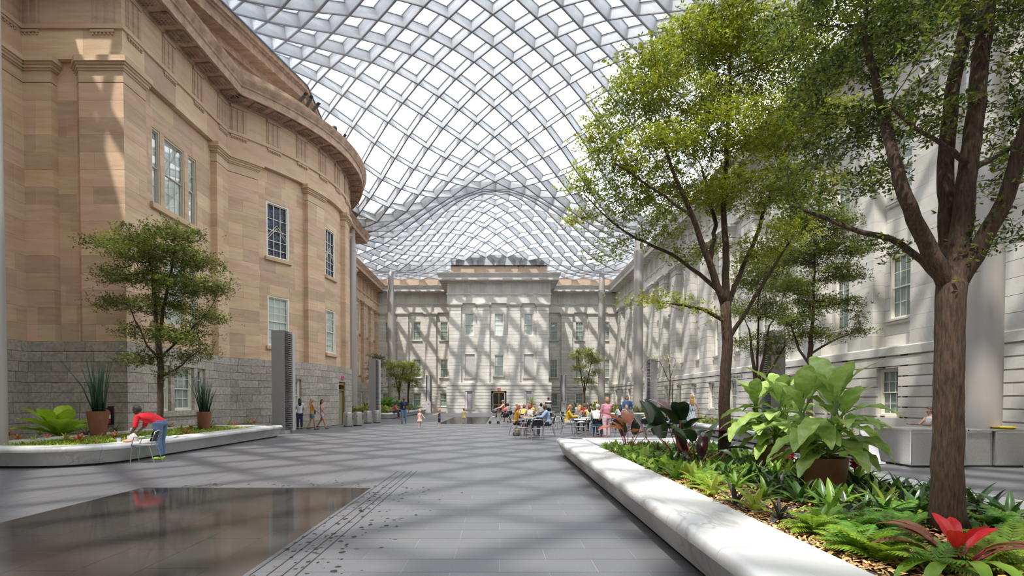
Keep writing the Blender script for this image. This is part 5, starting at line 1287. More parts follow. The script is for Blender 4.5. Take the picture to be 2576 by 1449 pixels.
    X.tube([hc + hf * .05 * h * hs + hu * .01 * h, hc + hf * .066 * h * hs - hu * .014 * h * hs], [.006 * h, .010 * h], 6)
    for sx in (-1, 1): X.ell(hc + M @ Vector((sx * .046 * h * hs, -.004 * h, -.004 * h)), (.006 * h, .012 * h, .018 * h), 6, 5, M=M)
    remesh(B, 'body', sk, vox, parent=t, post=X.mesh('x', sk, True))
    if pattern: tm = pattern
    else: tm = colmat('cloth', top)
    if dress:
        D = MB(); torso(D, 1.09)
        if pose == 'sit': D.tube([pel, (J[-1][1] + J[1][1]) / 2], [(.1*h, .075*h), (.12*h, .055*h)], 12, flat=U)
        else: D.tube([pel + U * .06 * h, pel - U * .04 * h, pel - U * dress * h], [(.088*h*bw_, .065*h), (.115*h*bw_, .085*h), (.15*h*bw_, .12*h)], 16, flat=F)
        if sleeve > .05:
            D.v += []; 
        remesh(D, 'dress', tm, vox, 2, t)
    else:
        remesh(T, 'shirt', tm, vox, 2, t)
        remesh(G, kind if kind != 'longshorts' else 'shorts', colmat('cloth', lc), vox, 2, t)
    hk, hcol = hair; hm = colmat('hair', hcol, .6); Hb = MB(); r = h * hs
    if hk != 'bald':
        Hb.ell(hc + hu * .012 * r - hf * .010 * r, (.052 * r, .058 * r, .064 * r), 14, 10, M=M)
        if hk == 'bob': Hb.ell(hc - hf * .016 * r - hu * .012 * r, (.060 * r, .052 * r, .070 * r), 12, 9, M=M)
        if hk == 'long': Hb.tube([hc - hf * .02 * r + hu * .02 * r, hc - hf * .045 * r - hu * .05 * r, hc - hf * .06 * r - hu * .14 * r, hc - hf * .06 * r - hu * .19 * r], [(.05*r, .03*r), (.056*r, .032*r), (.05*r, .022*r), (.02*r, .01*r)], 10, flat=hf)
        if hk == 'bun': Hb.ell(hc - hf * .065 * r + hu * .03 * r, (.028 * r,) * 3, 8, 6)
        if hk == 'tail': Hb.tube([hc - hf * .05 * r + hu * .02 * r, hc - hf * .085 * r - hu * .03 * r, hc - hf * .08 * r - hu * .13 * r], [.016 * r, .02 * r, .006 * r], 8)
        me = Hb.mesh('hair', hm, True)
        # open the hair over the face
        bm = bmesh.new(); bm.from_mesh(me)
        kill = [v for v in bm.verts if (v.co - hc).dot(hf) > .018 * r and (v.co - hc).dot(hu) < .030 * r and (v.co - hc).length < .08 * r]
        bmesh.ops.delete(bm, geom=kill, context='VERTS'); bm.to_mesh(me); bm.free(); obj('hair', me, t)
    E = MB()
    for sx in (-1, 1): E.ell(hc + M @ Vector((sx * .018 * r, .050 * r, .004 * r)), (.006 * r, .005 * r, .004 * r), 6, 4, M=M)
    E.build('eyes', BLACK, t); E = MB(); E.ell(hc + M @ Vector((0, .050 * r, -.036 * r)), (.014 * r, .006 * r, .004 * r), 6, 4, M=M); E.build('mouth', mat('lips', (.35, .09, .07)), t)
    if cap: C_ = MB(); C_.ell(hc + hu * .03 * r, (.058 * r, .064 * r, .045 * r), 12, 8, M=M); C_.ell(hc + hu * .02 * r + hf * .06 * r, (.04 * r, .04 * r, .006 * r), 10, 5, M=M); C_.build('cap', colmat('cloth', cap), t, smooth=True)
    t['_j'] = 0; del t['_j']
    t_ = dict(t=t, hc=hc, AR=AR, shc=shc, pel=pel, F=F, ud=ud, J=J, chs=chs, wst=wst, fd=fd)
    return t_
def gp(px, Y): return (px - VPX) * Y / FPX
SIT = dict(pose='sit')
# man in red bending over the planter rim
r = person('man in a red t-shirt and blue jeans bending over the marble rim, sorting food', -9.16, 15.0, -90, 1.84, 'stand', (.72, .012, .025), ('jeans', (.12, .20, .33)), 'dark', ('short', (.03, .025, .02)), build=1.15, arms=((22, 4, 28), (10, 6, 25)), legs=((4, 6), (-4, 2)), lean=76, head=(-18, 0), shoes=(.35, .75, .05), vox=.014, sleeve=.95)
b = MB(); o_ = r['hc']; b.tube([o_ + Vector((-.075, -.01, .02)), o_ + Vector((-.06, -.095, .0)), o_ + Vector((.06, -.095, .0)), o_ + Vector((.075, -.01, .02))], .006, 5); b.build('glasses', BLACK, r['t'])
chair(-9.06, 14.2, -78, 'black and chrome chair in front of the man in red by the wall planter')
# women by the bow
r = person('woman in a white t-shirt and dark jeans with long black hair, by the near pylon', -10.93, 30.4, -150, 1.64, top=(.62, .62, .64), low=('trousers', (.02, .03, .06)), skin='tan', hair=('long', (.012, .01, .01)), arms=((18, 6, 30), (10, 6, 20)), legs=((4, 4), (-2, 3)), sleeve=.5)
r = person('woman in a mustard top and denim shorts with long fair hair, walking by the bow', -10.12, 30.0, 120, 1.64, top=(.68, .32, .02), low=('shorts', (.14, .22, .30)), skin='tan', hair=('long', (.40, .24, .12)), arms=((20, 6, 30), (0, 6, 20)), legs=((14, 8), (-10, 10)), sleeve=0)
b = MB(); b.ell((.0, -.1, .95), (.10, .10, .16), 10, 7); b.build('black_bag', BLACK, r['t'], smooth=True)
r = person('woman with long dark hair and a green bag striding towards the bow door', -9.95, 31.2, 75, 1.64, top=(.50, .28, .28), low=('shorts', (.40, .42, .48)), skin='tan', hair=('long', (.05, .02, .02)), arms=((24, 6, 20), (-14, 6, 20)), legs=((24, 6), (-22, 14)), sleeve=0)
b = MB(); b.ell((.16, .02, .92), (.10, .06, .14), 10, 7); b.build('green_bag', mat('olive_bag', (.22, .30, .03)), r['t'], smooth=True)
# guard, toddlers
r = person('bald man in a navy polo with a yellow lanyard, one arm raised', gp(1016, 37.7), 37.7, 10, 1.72, top=(.012, .02, .07), low=('jeans', (.15, .27, .38)), skin='dark', hair=('bald', (0, 0, 0)), arms=((40, 40, 110), (-4, 14, 12)), legs=((8, 6), (-6, 4)), sleeve=.7, build=1.15)
b = MB(); c = r['shc']; b.tube([c + Vector((-.06, -.06, .03)), r['wst'] + Vector((0, -.13, .08)), c + Vector((.06, -.06, .03))], .012, 5); b.cbox(r['wst'] + Vector((0, -.14, .03)), (.07, .01, .1)); b.build('lanyard', mat('orange_lanyard', (.75, .35, .05)), r['t'])
for lb, px, Y, rz, H, tp, lw, hr_, ar in (('toddler in a pink frilled dress standing barefoot on the paving', 1056, 31.6, 40, 1.0, (.70, .45, .38), None, (.55, .22, .10), ((10, 8, 15), (30, 10, 30))),
                                   ('toddler in a grey t-shirt and black shorts pointing with both hands', 1105, 32.2, -80, 1.0, (.10, .11, .14), ('longshorts', (.015, .015, .02)), (.60, .25, .12), ((75, 4, 10), (68, 6, 15))),
                                   ('toddler in a yellow dress with arms held out, farthest of the three', 1167, 38.3, 150, .95, (.75, .50, .12), None, (.16, .07, .04), ((10, 55, 10), (10, 40, 20)))):
    person(lb, gp(px, Y), Y, rz, H, top=tp, low=lw or ('shorts', tp), skin='pink', hair=('short', hr_), arms=ar, legs=((5, 4), (-4, 4)), sleeve=.4 if lw else 0, dress=None if lw else .16, bare=True, child=True, vox=.018, build=1.1)
# seated on the far left rim
person('person in a pink shirt sitting on the far left planter rim, looking at a phone', -8.98, 44.9 + 2.2, 90, 1.68, 'sit', (.60, .10, .16), ('trousers', (.015, .015, .02)), 'tan', ('short', (.03, .02, .02)), arms=((30, 6, 60), (30, 6, 60)), lean=22, head=(15, 0), seat=.5, shoes=(.4, .02, .06))
person('person in a navy shirt sitting on the far left planter rim behind the walking man', -8.98, 50.2, 80, 1.68, 'sit', (.02, .04, .14), ('shorts', (.03, .04, .08)), 'tan', ('short', (.03, .02, .02)), arms=((30, 6, 60), (30, 6, 60)), lean=18, head=(10, 0), seat=.5)
# café tables and diners
table(1.45, 23.4, 'pale round cafe table nearest the viewer, before the man in the light blue shirt')
table(1.2, 25.2, 'pale cafe table between the mustard shirt woman and the man in light blue')
table(1.45, 27.2, 'cafe table with a yellow tray in front of the red haired woman')
chair(1.52, 22.35, 180, 'empty black chair with its back to the viewer, nearest of the cafe chairs')
chair(.98, 23.0, 240, 'empty chrome chair turned sideways beside the nearest cafe table')
def diner(label, x, y, rz, top, low=('trousers', (.03, .03, .05)), ch=True, clabel=None, **k):
    if ch: chair(x, y, rz, clabel or ' '.join(('black chair under the ' + label.split(' sitting')[0].split(' leaning')[0]).split()[:16]))
    kk = dict(skin='light', hair=('short', (.06, .035, .02)), arms=((38, 8, 55), (38, 8, 55)), lean=12, head=(8, 0), H=1.68); kk.update(k)
    kk['arms'] = tuple((a, o_, e) for a, o_, e in kk['arms'])
    return person(label, x, y + 0, rz, kk.pop('H'), 'sit', top, low, **kk)
diner('woman in a mustard shirt sitting with long auburn hair at the nearest tables', .72, 25.4, 90, (.72, .36, .02), hair=('long', (.30, .12, .04)), low=('shorts', (.02, .02, .02)))
diner('man in a light blue shirt with a shaved head sitting at the nearest table', 2.15, 24.6, -90, (.30, .38, .55), skin='dark', hair=('bald', (0, 0, 0)), sleeve=1.9, build=1.2, H=1.78)
diner('red haired woman in a white sleeveless top sitting with her back turned', 1.55, 28.4, 180, (.62, .60, .58), hair=('bob', (.42, .07, .02)), sleeve=0)
b = thing('backpack', 'grey patterned backpack on the floor under the mustard shirt woman', 'bag', (.75, 24.75, 0)); q = MB(); q.tube([(0, 0, .0), (0, 0, .05), (0, 0, .25), (0, 0, .34)], [(.14, .09), (.17, .11), (.15, .09), (.07, .04)], 12); q.build('bag_body', mat('patterned_bag', (.05, .05, .05), (.45, .30, .16), scale=18, ramp=(.52, .6)), b, smooth=True); q = MB(); q.tube([(-.08, 0, .33), (0, -.02, .4), (.08, 0, .33)], .012, 6); q.build('handle', BLACK, b)
person('man in a striped t-shirt standing with his back turned by the far tables', 3.85, 44, 180, 1.76, top=(.5, .5, .5), low=('trousers', (.01, .012, .02)), skin='light', hair=('short', (.05, .03, .02)), arms=((25, 10, 40), (25, 10, 40)), build=1.1,
       pattern=(lambda m: m)(mat('striped_cloth', (.02, .02, .02), (.6, .6, .6), scale=4, stretch=(.01, .01, 3.2), ramp=(.49, .51))))
diner('white haired man in a pale blue shirt sitting near the bronze door', 1.12, 42, 80, (.45, .48, .55), hair=('short', (.62, .60, .58)), sleeve=1.5)
diner('dark haired person in a patterned top sitting beside the white haired man', .62, 40.2, 200, (.25, .22, .20), hair=('bob', (.03, .02, .015)))
diner('brown haired woman in a yellow top sitting bent over a table', 1.35, 32.3, 160, (.65, .40, .08), hair=('bob', (.14, .05, .03)), lean=25, skin='tan')
diner('person in a checked yellow shirt sitting behind the red haired woman', 2.15, 35.8, 30, (.50, .42, .12), hair=('short', (.02, .015, .01)))
diner('dark haired woman in a pale top sitting left of the striped shirt man', 2.9, 38.6, 190, (.58, .58, .60), hair=('bob', (.015, .012, .012)))
diner('dark haired man in a white shirt sitting behind the light blue shirt', 3.0, 40.5, 10, (.62, .62, .62), hair=('short', (.015, .012, .012)))
for x, y, lb in ((1.4, 31.2, 'cafe table before the brown haired woman in yellow'), (2.6, 36.6, 'cafe table below the tall potted dracaena'), (1.0, 41, 'far cafe table beside the white haired man'), (3.6, 40, 'far cafe table before the striped shirt man')): table(x, y, lb)
for x, y, rz, lb in ((.3, 33.5, 200, 'black chair behind the stroller'), (2.35, 32.2, 250, 'empty black chair behind the man in light blue'), (3.3, 31.2, 100, 'empty chair standing alone between the two groups of tables'), (3.95, 32.1, 250, 'chair beside the lone empty chair, between the table groups'), (4.35, 36.5, 60, 'chair with a green jacket right of the striped shirt man'), (3.0, 34.5, 200, 'black chair in the aisle behind the first tables'), (1.9, 30.6, 200, 'black chair at the table of the woman in yellow')): chair(x, y, rz, lb)
# stroller and its woman
r = person('woman in a pink top and black shorts with a pink bag pushing a stroller', .28, 37.4, -80, 1.6, top=(.55, .25, .22), low=('longshorts', (.02, .02, .025)), skin='light', hair=('bob', (.25, .08, .04)), arms=((48, 4, 30), (48, 4, 30)), legs=((24, 6), (-22, 12)), sleeve=0, lean=6, cap=(.25, .22, .20), build=1.1)
b = MB(); b.ell((.18, .05, .95), (.05, .13, .12), 10, 7); b.build('pink_bag', mat('coral_bag', (.65, .12, .12)), r['t'], smooth=True)
st = thing('stroller', 'folding baby stroller with a dark hood in front of the woman in pink', 'stroller', (-.35, 37.4, 0)); q = MB()
for y_ in (-.22, .22): q.tube([(-.28, y_, .12), (0, y_, .5), (.35, y_, 1.0)], .014, 6); q.tube([(.22, y_, .12), (0, y_, .5), (-.2, y_, .45)], .014, 6)
q.build('frame', CHROME, st)
for x_ in (-.3, .24):
    for y_ in (-.22, .22): q = MB(); q.tube([(x_, y_ - .02, .09), (x_, y_ + .02, .09)], .09, 14); q.build('wheel', BLACK, st)
q = MB(); q.cbox((-.02, 0, .45), (.35, .36, .06)); q.cbox((.14, 0, .65), (.06, .36, .42)); q.build('seat', BLACK, st); q = MB(); q.ell((.0, 0, .85), (.22, .2, .14), 12, 8); q.build('hood', mat('grey_hood', (.10, .10, .12)), st, smooth=True)
# second group
table(3.75, 25.6, 'cafe table in front of the woman in the yellow cardigan'); table(4.15, 26.9, 'cafe table with blue bottles before the woman in the pale yellow top'); table(3.65, 24.6, 'pale cafe table left of the man in the white t-shirt')
diner('woman in a bright yellow cardigan sitting with straight auburn hair', 3.15, 26, 80, (.80, .48, .01), hair=('long', (.42, .20, .07)), sleeve=1.8, low=('trousers', (.45, .45, .45)))
diner('woman with long blonde hair sitting between the yellow cardigan and the pale yellow top', 4.0, 28.4, 150, (.50, .30, .28), hair=('long', (.62, .42, .18)), lean=22, sleeve=0)
diner('woman in a pale yellow top with long dark hair sitting with her back turned', 4.55, 28.2, 200, (.72, .56, .22), hair=('long', (.03, .015, .01)), skin='tan', sleeve=.2)
diner('woman in a red top with auburn bobbed hair sitting with her back turned', 5.5, 36, 180, (.50, .05, .04), hair=('bob', (.35, .13, .05)))
diner('woman in a strapless dark top with hair tied up sitting by the far planter', 6.1, 37.2, 185, (.03, .02, .02), hair=('bun', (.08, .03, .02)), sleeve=0, skin='light')
diner('man in a white shirt sitting at the far side of the second group', 5.3, 38.5, 40, (.62, .62, .66), hair=('short', (.25, .12, .06)))
diner('grey haired man in a white t-shirt and jeans sitting with his back to the viewer', 4.22, 24.0, 170, (.68, .66, .66), ('jeans', (.12, .25, .40)), hair=('short', (.50, .48, .44)), build=1.25, H=1.76, shoes=(.6, .1, .08), clabel='black chair with its back to the viewer under the man in the white t-shirt')
diner('white haired woman sitting beside the man in the white t-shirt', 4.55, 25.9, 10, (.55, .55, .52), hair=('bob', (.62, .60, .55)), skin='light')
chair(3.45, 23.7, 255, 'empty chrome chair left of the man in the white t-shirt'); chair(2.9, 29.5, 100, 'empty chair behind the woman in the yellow cardigan'); chair(4.75, 23.3, 200, 'chair beside the woman in the pink shirt, hung with a black jacket')
person('woman in a pink shirt and pale pink trousers standing at the tables, back turned', 4.45, 23.1, 195, 1.66, top=(.72, .30, .38), low=('trousers', (.62, .45, .48)), skin='light', hair=('bob', (.42, .22, .10)), arms=((50, 6, 60), (8, 8, 12)), legs=((4, 4), (-4, 4)), sleeve=1.4, vox=.018, build=1.12, head=(0, 25))
diner('woman with long black hair in white sitting back turned, beside the pink shirt', 6.35, 29.2, 185, (.66, .66, .68), hair=('long', (.012, .01, .01)), sleeve=.6, skin='tan')
diner('girl in an orange top leaning on her elbows at a table, facing the viewer', 6.75, 29.9, 5, (.62, .24, .08), hair=('short', (.30, .13, .06)), lean=25, head=(-10, 0), low=('trousers', (.2, .12, .2)), sleeve=.2)
table(6.6, 28.6, 'cafe table where the girl in orange leans on her elbows'); table(7.3, 27.4, 'cafe table with a coat on it before the woman in blue'); table(6.9, 25.2, 'cafe table half hidden by the black leaved plant')
person('woman in a blue shirt with a shoulder strap standing behind the tables, facing the viewer', 7.55, 33.0, -5, 1.78, top=(.05, .12, .28), low=('trousers', (.02, .03, .06)), skin='light', hair=('bob', (.20, .08, .04)), arms=((6, 12, 25), (6, 12, 25)), sleeve=1.6, build=1.15)
diner('child in a teal shirt sitting at a table, propping the head on a hand', 7.75, 28.3, -60, (.08, .42, .30), hair=('short', (.35, .16, .07)), H=1.45, lean=18)
diner('woman with curly brown hair sitting near the marble planter behind the dark leaves', 7.7, 26.3, 170, (.18, .28, .22), hair=('bob', (.10, .05, .035)))
diner('man in a grey suit jacket sitting back turned near the floral dress', 8.05, 25.0, 175, (.10, .11, .13), hair=('short', (.05, .045, .04)), sleeve=1.9, build=1.2)
diner('man in a dark jacket with a white strap sitting bent over near the roof pylon', 9.7, 35.2, -20, (.02, .025, .05), skin='dark', hair=('short', (.01, .01, .01)), lean=35, head=(20, 0), sleeve=1.9)
for x, y, rz, lb in ((5.55, 27.3, 120, 'black chair behind the woman in the pink shirt'), (6.95, 27.5, 160, 'black chair at the table of the girl in orange'), (6.3, 24.3, 185, 'black chair just beyond the bronze leaved plant'), (7.4, 24.2, 200, 'black chair behind the black leaved plant'), (4.9, 30.8, 30, 'black chair behind the blonde woman'), (5.9, 33.5, 90, 'black chair in the gap before the far planter')): chair(x, y, rz, lb)
FLOR = mat('floral_cloth', (.03, .04, .06), (.60, .66, .72), rough=.8, scale=22, ramp=(.44, .47))
person('woman with wavy golden hair in a black and white floral dress walking away', 8.42, 24.4, 175, 1.76, top=(.5, .5, .5), low=('shorts', (.5, .5, .5)), skin='pink', hair=('long', (.62, .36, .12)), arms=((8, 22, 15), (8, 22, 15)), legs=((12, 6), (-10, 10)), sleeve=0, dress=.26, pattern=FLOR, vox=.018, shoes=(.3, .2, .15))
# attendants behind the counter
r = diner('woman in a white sleeveless top sitting at a table behind the steel counter', 13.35, 17.2, -90, (.66, .66, .68), hair=('bun', (.05, .02, .02)), skin='tan', sleeve=0, lean=4, clabel='dark chair under the woman behind the steel counter')
table(12.45, 17.2, 'table with papers behind the steel counter'); chair(11.75, 16.6, 60, 'black chair behind the steel counter, left of the table with papers')
b = thing('papers', 'loose white papers on the table behind the steel counter', 'papers', (12.4, 17.2, .746)); q = MB(); q.cbox((0, 0, .004), (.3, .22, .006)); q.cbox((.08, .06, .010), (.28, .2, .006), M=Matrix.Rotation(.4, 3, 'Z')); q.build('sheet', WHITE, b)
# small things on the tables
def bottle(x, y, z, h, c, label, cat='bottle'):
    b = MB(); b.lathe([(.028, 0), (.034, .01), (.034, h * .6), (.014, h * .8), (.013, h * .92)], 14); o = thing('bottle', label, cat, (x, y, z)); me = b.mesh('bottle_body', colmat('plastic', c, .15)); me.polygons.foreach_set('use_smooth', [True] * len(me.polygons)); obj('bottle_body', me, o)
    b = MB(); b.lathe([(.016, h * .9), (.016, h)], 10); b.build('cap', WHITE, o)
bottle(4.3, 26.7, .746, .26, (.10, .35, .45), 'taller blue bottle on the table before the pale yellow top')
bottle(4.42, 26.95, .746, .22, (.15, .25, .55), 'shorter blue bottle on the table before the pale yellow top')
bottle(3.72, 25.8, .746, .22, (.12, .45, .35), 'green bottle on the table of the woman in the yellow cardigan'); bottle(1.5, 25.4, .746, .2, (.45, .55, .60), 'clear bottle on the table by the man in light blue')
def tray(x, y, z, label, c=(.80, .52, .01), s=1):
    t = thing('tray', label, 'tray', (x, y, z)); b = MB(); b.lathe([(0, 0), (.17 * s, 0), (.22 * s, .035 * s), (.225 * s, .035 * s), (.175 * s, -.002 + .008), (0, .008)], 26, cap=False); b.build('dish', colmat('plastic', c, .3), t); return t
tray(1.4, 27.1, .746, 'yellow tray on the cafe table in front of the red haired woman'); 
b = thing('coat', 'crumpled yellow and brown coat lying on the table before the woman in blue', 'coat', (7.3, 27.4, .75)); q = MB(); q.ell((0, 0, .06), (.28, .14, .07), 12, 7); q.ell((.2, .03, .06), (.16, .1, .08), 10, 6); me = q.mesh('cloth', mat('mustard_coat', (.55, .40, .02), (.28, .10, .03), scale=9), True); obj('cloth', me, b)
# ---------------------------------------------------------------- steel counter
ct = thing('steel_counter', 'brushed steel reception counter behind the big tree', 'counter', (9.75, 13.15, 0))
def unit(x0, x1, y0, y1, nm='cabinet'):
    b = MB(); b.box(x0, x1, y0, y1, .05, .86); o = b.build(nm, STEEL, ct)
    b = MB()
    for a, c in ((x0, x0 + .03), (x1 - .03, x1)): b.box(a, c, y0 - .012, y0, .09, .82)
    b.box(x0, x1, y0 - .012, y0, .05, .09); b.box(x0, x1, y0 - .012, y0, .82, .86); b.build('panel_frame', CHROME, o); return o
unit(0, 1.3, 0, 1.35); unit(1.32, 1.95, .06, .8); unit(1.97, 2.75, 0, .85)
b = MB(); b.box(-.03, 1.33, -.03, 1.38, .865, .90); b.box(1.3, 2.8, -.03, .9, .865, .90); b.build('worktop', STEEL, ct); b = MB(); b.box(.05, 2.7, .05, .8, 0, .05); b.build('plinth', BLACK, ct)
b = MB(); b.box(-.012, 0, 0, .03, .09, .86); b.box(-.012, 0, 1.32, 1.35, .09, .86); b.box(-.012, 0, 0, 1.35, .05, .09); b.build('side_frame', CHROME, ct)
tray(12.25, 13.5, .905, 'shallow yellow tray on the right end of the steel counter', s=1.15)
t = thing('sign_stand', 'white folding sign stand leaning beside the steel counter', 'sign', (9.25, 13.9, 0), R(15)); b = MB(); b.cbox((0, 0, .55), (.42, .03, 1.05), M=Matrix.Rotation(R(-14), 3, 'X')); b.build('board', WHITE, t)
b = MB(); b.cbox((0, -.06, .04), (.5, .34, .05)); b.build('foot', WHITE, t); b = MB(); b.cbox((0, .22, .5), (.36, .02, 1.0), M=Matrix.Rotation(R(14), 3, 'X')); b.build('back_leg', WHITE, t)
# ---------------------------------------------------------------- pylons
def pylon(x0, y0, w, h, side, label, group='louvred ventilation pylons', L=1.15):
    t = thing('ventilation_pylon', label, 'pylon', (x0, y0, 0), 0, group); s = side
    b = MB(); b.box(-w/2, w/2, 0, L, .12, h); b.build('casing', PYL, t)
    b = MB(); b.box(-w/2 - .02, w/2 + .02, -.02, L + .02, 0, .14); b.build('base', mat('pale_base', (.45, .42, .41), rough=.6), t)
    if side == 0:
        b = MB(); b.box(-.17, .17, -.22, 0, 1.4, h); b.box(-.3, .3, -.3, 0, 0, 1.4); b.build('spine', mat('pale_pylon', (.46, .44, .43), rough=.5), t)
        for q in (-1, 1):
            b = MB(); b.box(q*.25 - .06, q*.25 + .06, -.06, -.002, 1.4, h - .05); b.build('slot_recess', BLACK, t); b = MB()
            for i in range(38): z = 1.42 + i * (h - 1.5) / 38; b.box(q*.25 - .07, q*.25 + .07, -.16, -.02, z, z + .035)
            b.build('louvre', PYL, t, kind='stuff')
        b = MB(); b.tube([(0, -.33, 1.1), (0, -.29, 1.1)], .06, 14); b.build('port', BLACK, t)
    else:
        x = s * w/2
        b = MB(); b.box(min(x, x + s*.02), max(x, x + s*.02), .06, .56, .3, h - .03); b.build('slot_recess', BLACK, t)
        b = MB()
        for i in range(48): z = .3 + i * (h - .35) / 48; b.box(min(x, x + s*.14), max(x, x + s*.14), .04, .58, z, z + .035)
        b.build('louvre', PYL, t, kind='stuff')
        b = MB(); b.box(min(x, x + s*.16), max(x, x + s*.16), .60, L, .12, h - .02); b.build('end_panel', mat('pale_pylon', (.46, .44, .43), rough=.5), t)
pylon(-10.5, 26.4, .62, 4.9, 1, 'tall grey louvred pylon nearest, before the curved sandstone bow', L=.95); pylon(-10.2, 44.6, .55, 4.9, 1, 'grey louvred pylon between the bins and the far left planter')
pylon(-8.95, 70, .64, 4.7, 0, 'slim grey pylon with louvres on both sides, before the left wing'); pylon(8.05, 70, .64, 4.7, 0, 'slim grey pylon with louvres on both sides, before the right wing')
pylon(12.4, 44.8, .6, 4.9, -1, 'grey louvred pylon right of the roof column behind the diners'); pylon(13.2, 26.4, .66, 4.9, -1, 'grey louvred pylon hidden behind the many stemmed small tree')
# ---------------------------------------------------------------- bins, extinguisher, food
def bin_(x, y, label):
    t = thing('litter_bin', label, 'bin', (x, y, 0), 0, 'steel litter bins'); b = MB(); b.lathe([(.27, .05), (.28, .06), (.28, .78), (.26, .84), (.17, .87), (0, .875)], 28, cap=False, sy=.75); me = b.mesh('body', STEEL); smooth_by_angle(me, 30); obj('body', me, t)
    b = MB(); b.lathe([(.26, 0), (.26, .05)], 24, sy=.75); b.build('base_ring', BLACK, t); b = MB(); b.lathe([(.03, 0), (.03, .012)], 10, (0, 0, 0)); o = b.build('lock', BLACK, t); o.rotation_euler = (R(90), 0, 0); o.location = (0, -.205, .6)
bin_(-9.15, 33.5, 'steel litter bin beside the bow door, left one of the pair'); bin_(-8.75, 34.3, 'steel litter bin beside the bow door, right one of the pair'); bin_(-9.0, 37.9, 'steel litter bin in front of the farther pylon, left one of the pair'); bin_(-8.55, 38.7, 'steel litter bin in front of the farther pylon, right one of the pair')
t = thing('fire_extinguisher', 'red fire extinguisher hung on a dark bracket on the granite wall', 'extinguisher', (-14.12, 20.04, .75))
b = MB(); b.lathe([(.085, 0), (.09, .02), (.09, .40), (.06, .47), (.025, .50)], 18); me = b.mesh('cylinder', RED, True); obj('cylinder', me, t); b = MB(); b.box(-.06, .14, .09, .12, -.05, .62); b.build('bracket', BLACK, t)
b = MB(); b.tube([(0, 0, .5), (-.03, -.02, .56), (.08, -.03, .57)], .016, 6); b.tube([(-.03, 0, .54), (-.12, -.02, .5), (-.13, -.02, .25), (-.1, -.02, .1)], .012, 6); b.build('valve_and_hose', BLACK, t); b = MB(); b.lathe([(.092, .18), (.092, .32)], 18, cap=False); b.build('label_band', WHITE, t)
t = thing('plastic_bag', 'white plastic carrier bag standing on the marble rim before the man in red', 'bag', (-9.75, 14.75, .5)); b = MB(); 
b.tube([(0, 0, 0), (0, 0, .06), (0, 0, .16), (0, 0, .24)], [(.16, .09), (.17, .09), (.12, .05), (.05, .015)], 9); me = b.mesh('bag_body', mat('thin_white_plastic', (.72, .70, .68), rough=.4, trans=.4), True); obj('bag_body', me, t)
for s_ in (-1, 1): b = MB(); b.tube([(s_*.05 - .03, 0, .22), (s_*.06 - .03, 0, .33), (s_*.02 - .03, 0, .36), (s_*.0 - .03, 0, .24)], .009, 5); b.build('handle', MATS['thin_white_plastic'], t)
def tub(x, y, r_, h, c, lid, label, nm='food_tub'):
    t = thing(nm, label, 'container', (x, y, .5)); b = MB(); b.lathe([(r_ * .85, 0), (r_, h)], 18); b.build('tub', colmat('plastic', c, .25), t); b = MB(); b.lathe([(r_ * 1.06, h), (r_ * 1.06, h + .015), (0, h + .018)], 18, cap=False); b.build('lid', colmat('plastic', lid, .3), t)
tub(-10.02, 14.62, .05, .1, (.60, .60, .60), (.03, .12, .60), 'clear tub with a blue lid on the marble rim'); tub(-10.35, 14.25, .028, .12, (.55, .25, .12), (.5, .3, .2), 'small orange drink cup on the marble rim', 'cup')
t = thing('snack_pack', 'orange snack packet on the marble rim beside the carrier bag', 'food packet', (-9.68, 14.45, .5)); b = MB(); b.ell((0, 0, .035), (.13, .09, .04), 12, 7); b.build('packet', mat('orange_packet', (.62, .22, .10), (.55, .35, .25), scale=20, rough=.3), t, smooth=True)
t = thing('papers', 'crumpled pale papers on the marble rim behind the man in red', 'papers', (-9.6, 16.1, .5)); b = MB(); b.cbox((0, 0, .012), (.3, .35, .01), M=Matrix.Rotation(.15, 3, 'X')); b.ell((.02, .3, .03), (.12, .12, .03), 8, 5); b.build('sheet', WHITE, t)
# ---------------------------------------------------------------- spotlights on the ledges
def spotl(p, rz, tilt, label, s=1, group='stage lights on the roof ledges', round_=False):
    t = thing('spotlight', label, 'spotlight', p, rz, group); M = Matrix.Rotation(tilt, 3, 'X')
    b = MB(); b.tube([(0, 0, 0), (0, 0, .25 * s)], .02 * s, 6); b.build('stem', BLACK, t)
    b = MB()
    if round_: b.ell((0, 0, .3 * s), (.2 * s, .2 * s, .13 * s), 14, 8, M=M)
    else: b.tube([M @ Vector((0, .28*s, 0)) + Vector((0, 0, .3*s)), M @ Vector((0, .1*s, 0)) + Vector((0, 0, .3*s)), M @ Vector((0, -.3*s, 0)) + Vector((0, 0, .3*s))], [.06*s, .09*s, .1*s], 10)
    b.build('housing', mat('dark_lamp', (.05, .055, .055), rough=.4), t, smooth=False)
    if not round_: b = MB(); b.cbox(M @ Vector((0, -.38*s, .05*s)) + Vector((0, 0, .3*s)), (.2*s, .16*s, .012*s), M=M); b.build('barn_door', BLACK, t)
zt = ZP + DL + 1.0
for i, (px, rd) in enumerate(((768, 0), (785, 0), (800, 0), (850, 1), (862, 1), (870, 0))):
    a_ = (px - VPX) / FPX; lo = None
    for k in range(400):
        s_ = F4.L * k / 400; x_, y_ = F4.pos(s_, .2)
        if x_ / y_ > a_: lo = (x_, y_, s_); break
    x_, y_ = F4.pos(lo[2], .05)
    spotl((x_, y_, zt), R(60), R(-20 - 25 * (i % 2)), ('round' if rd else 'barrel') + ' spotlight on the bow parapet, ' + ('upper group' if px < 820 else 'lower group'), 1.1, 'spotlights on the parapet of the sandstone bow', bool(rd))
for px in (1269, 1317, 1304, 1357): spotl(tuple(at(px, 674, YC + .1)), 0, 0, 'dark floodlight on the parapet rail of the back wall', .9 if px != 1304 else .6, 'floodlights on the parapet rail', True)
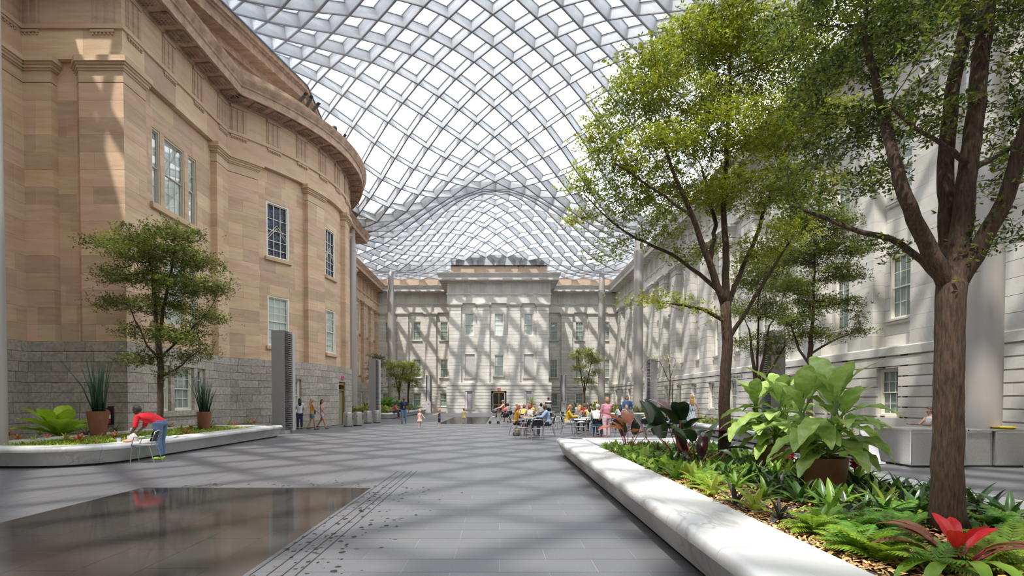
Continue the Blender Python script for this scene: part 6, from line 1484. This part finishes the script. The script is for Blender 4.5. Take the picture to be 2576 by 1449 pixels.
for px in (950, 1031, 1040, 1048, 1060, 1067, 1085, 1108, 1416, 1422, 1430, 1440, 1451, 1467): 
    p = at(px, 708, YK - .05); spotl((p.x, p.y, ZP + 1.33), 0, 0, 'chrome spotlight in the slot above the ' + ('left' if px < 1257 else 'right') + ' wing', .8, 'spotlights in the slot above the ' + ('left' if px < 1257 else 'right') + ' wing', True)
# ---------------------------------------------------------------- water on the paving, drain slots, lettering
def water(x0, x1, y0, y1, label):
    b = MB(); b.box(x0, x1, y0, y1, .001, .004); o = b.build('water_film', WATER); o['kind'] = 'stuff'; tag(o, label, 'water')
water(-6.5, -2.34, 1.5, 10.1, 'wide sheet of still water over the near paving, mirroring the man in red'); water(-4.2, -.9, 37, 52, 'long thin sheet of water on the paving beyond the toddlers')
b = MB()
for x in (-2.28, -2.12, -1.98, -1.86): b.box(x - .008, x + .008, 1.5, 12.5, .0005, .0015)
b.build('drain_slot', DARK, FLO)
b = MB(); random.seed(77)
for i in range(300):
    u = random.random(); x = -2.3 + abs(random.gauss(0, .55)) if i % 4 else random.uniform(-6, -2.3); y = random.uniform(4.9, 10.4) if i % 4 else 10.15 + abs(random.gauss(0, .5))
    if x < -2.3 and y < 10.12: continue
    n = 9; r_ = random.uniform(.008, .038); a0 = random.random() * 6; ex = random.uniform(.5, 2.2)
    b.add([(x + r_ * math.cos(a0 + 6.283 * k / n) * random.uniform(.5, 1.2), y + r_ * ex * math.sin(a0 + 6.283 * k / n) * random.uniform(.5, 1.2), .002) for k in range(n)], [tuple(range(n))])
o = b.build('water_splashes', WETSPOT); o['kind'] = 'stuff'; tag(o, 'scattered water drops and footprints on the paving beside the water sheet', 'water')

finish_bodies()
_o = 'first second third fourth fifth sixth seventh eighth ninth'.split(); _by = {}
for o in COL.objects:
    if o.parent is None and o.get('category') == 'spotlight': _by.setdefault(o['label'], []).append(o)
for lb, os_ in _by.items():
    os_.sort(key=lambda o: o.location.x / o.location.y)
    for i, o in enumerate(os_): o['label'] = _o[i] + ' from the left, ' + lb
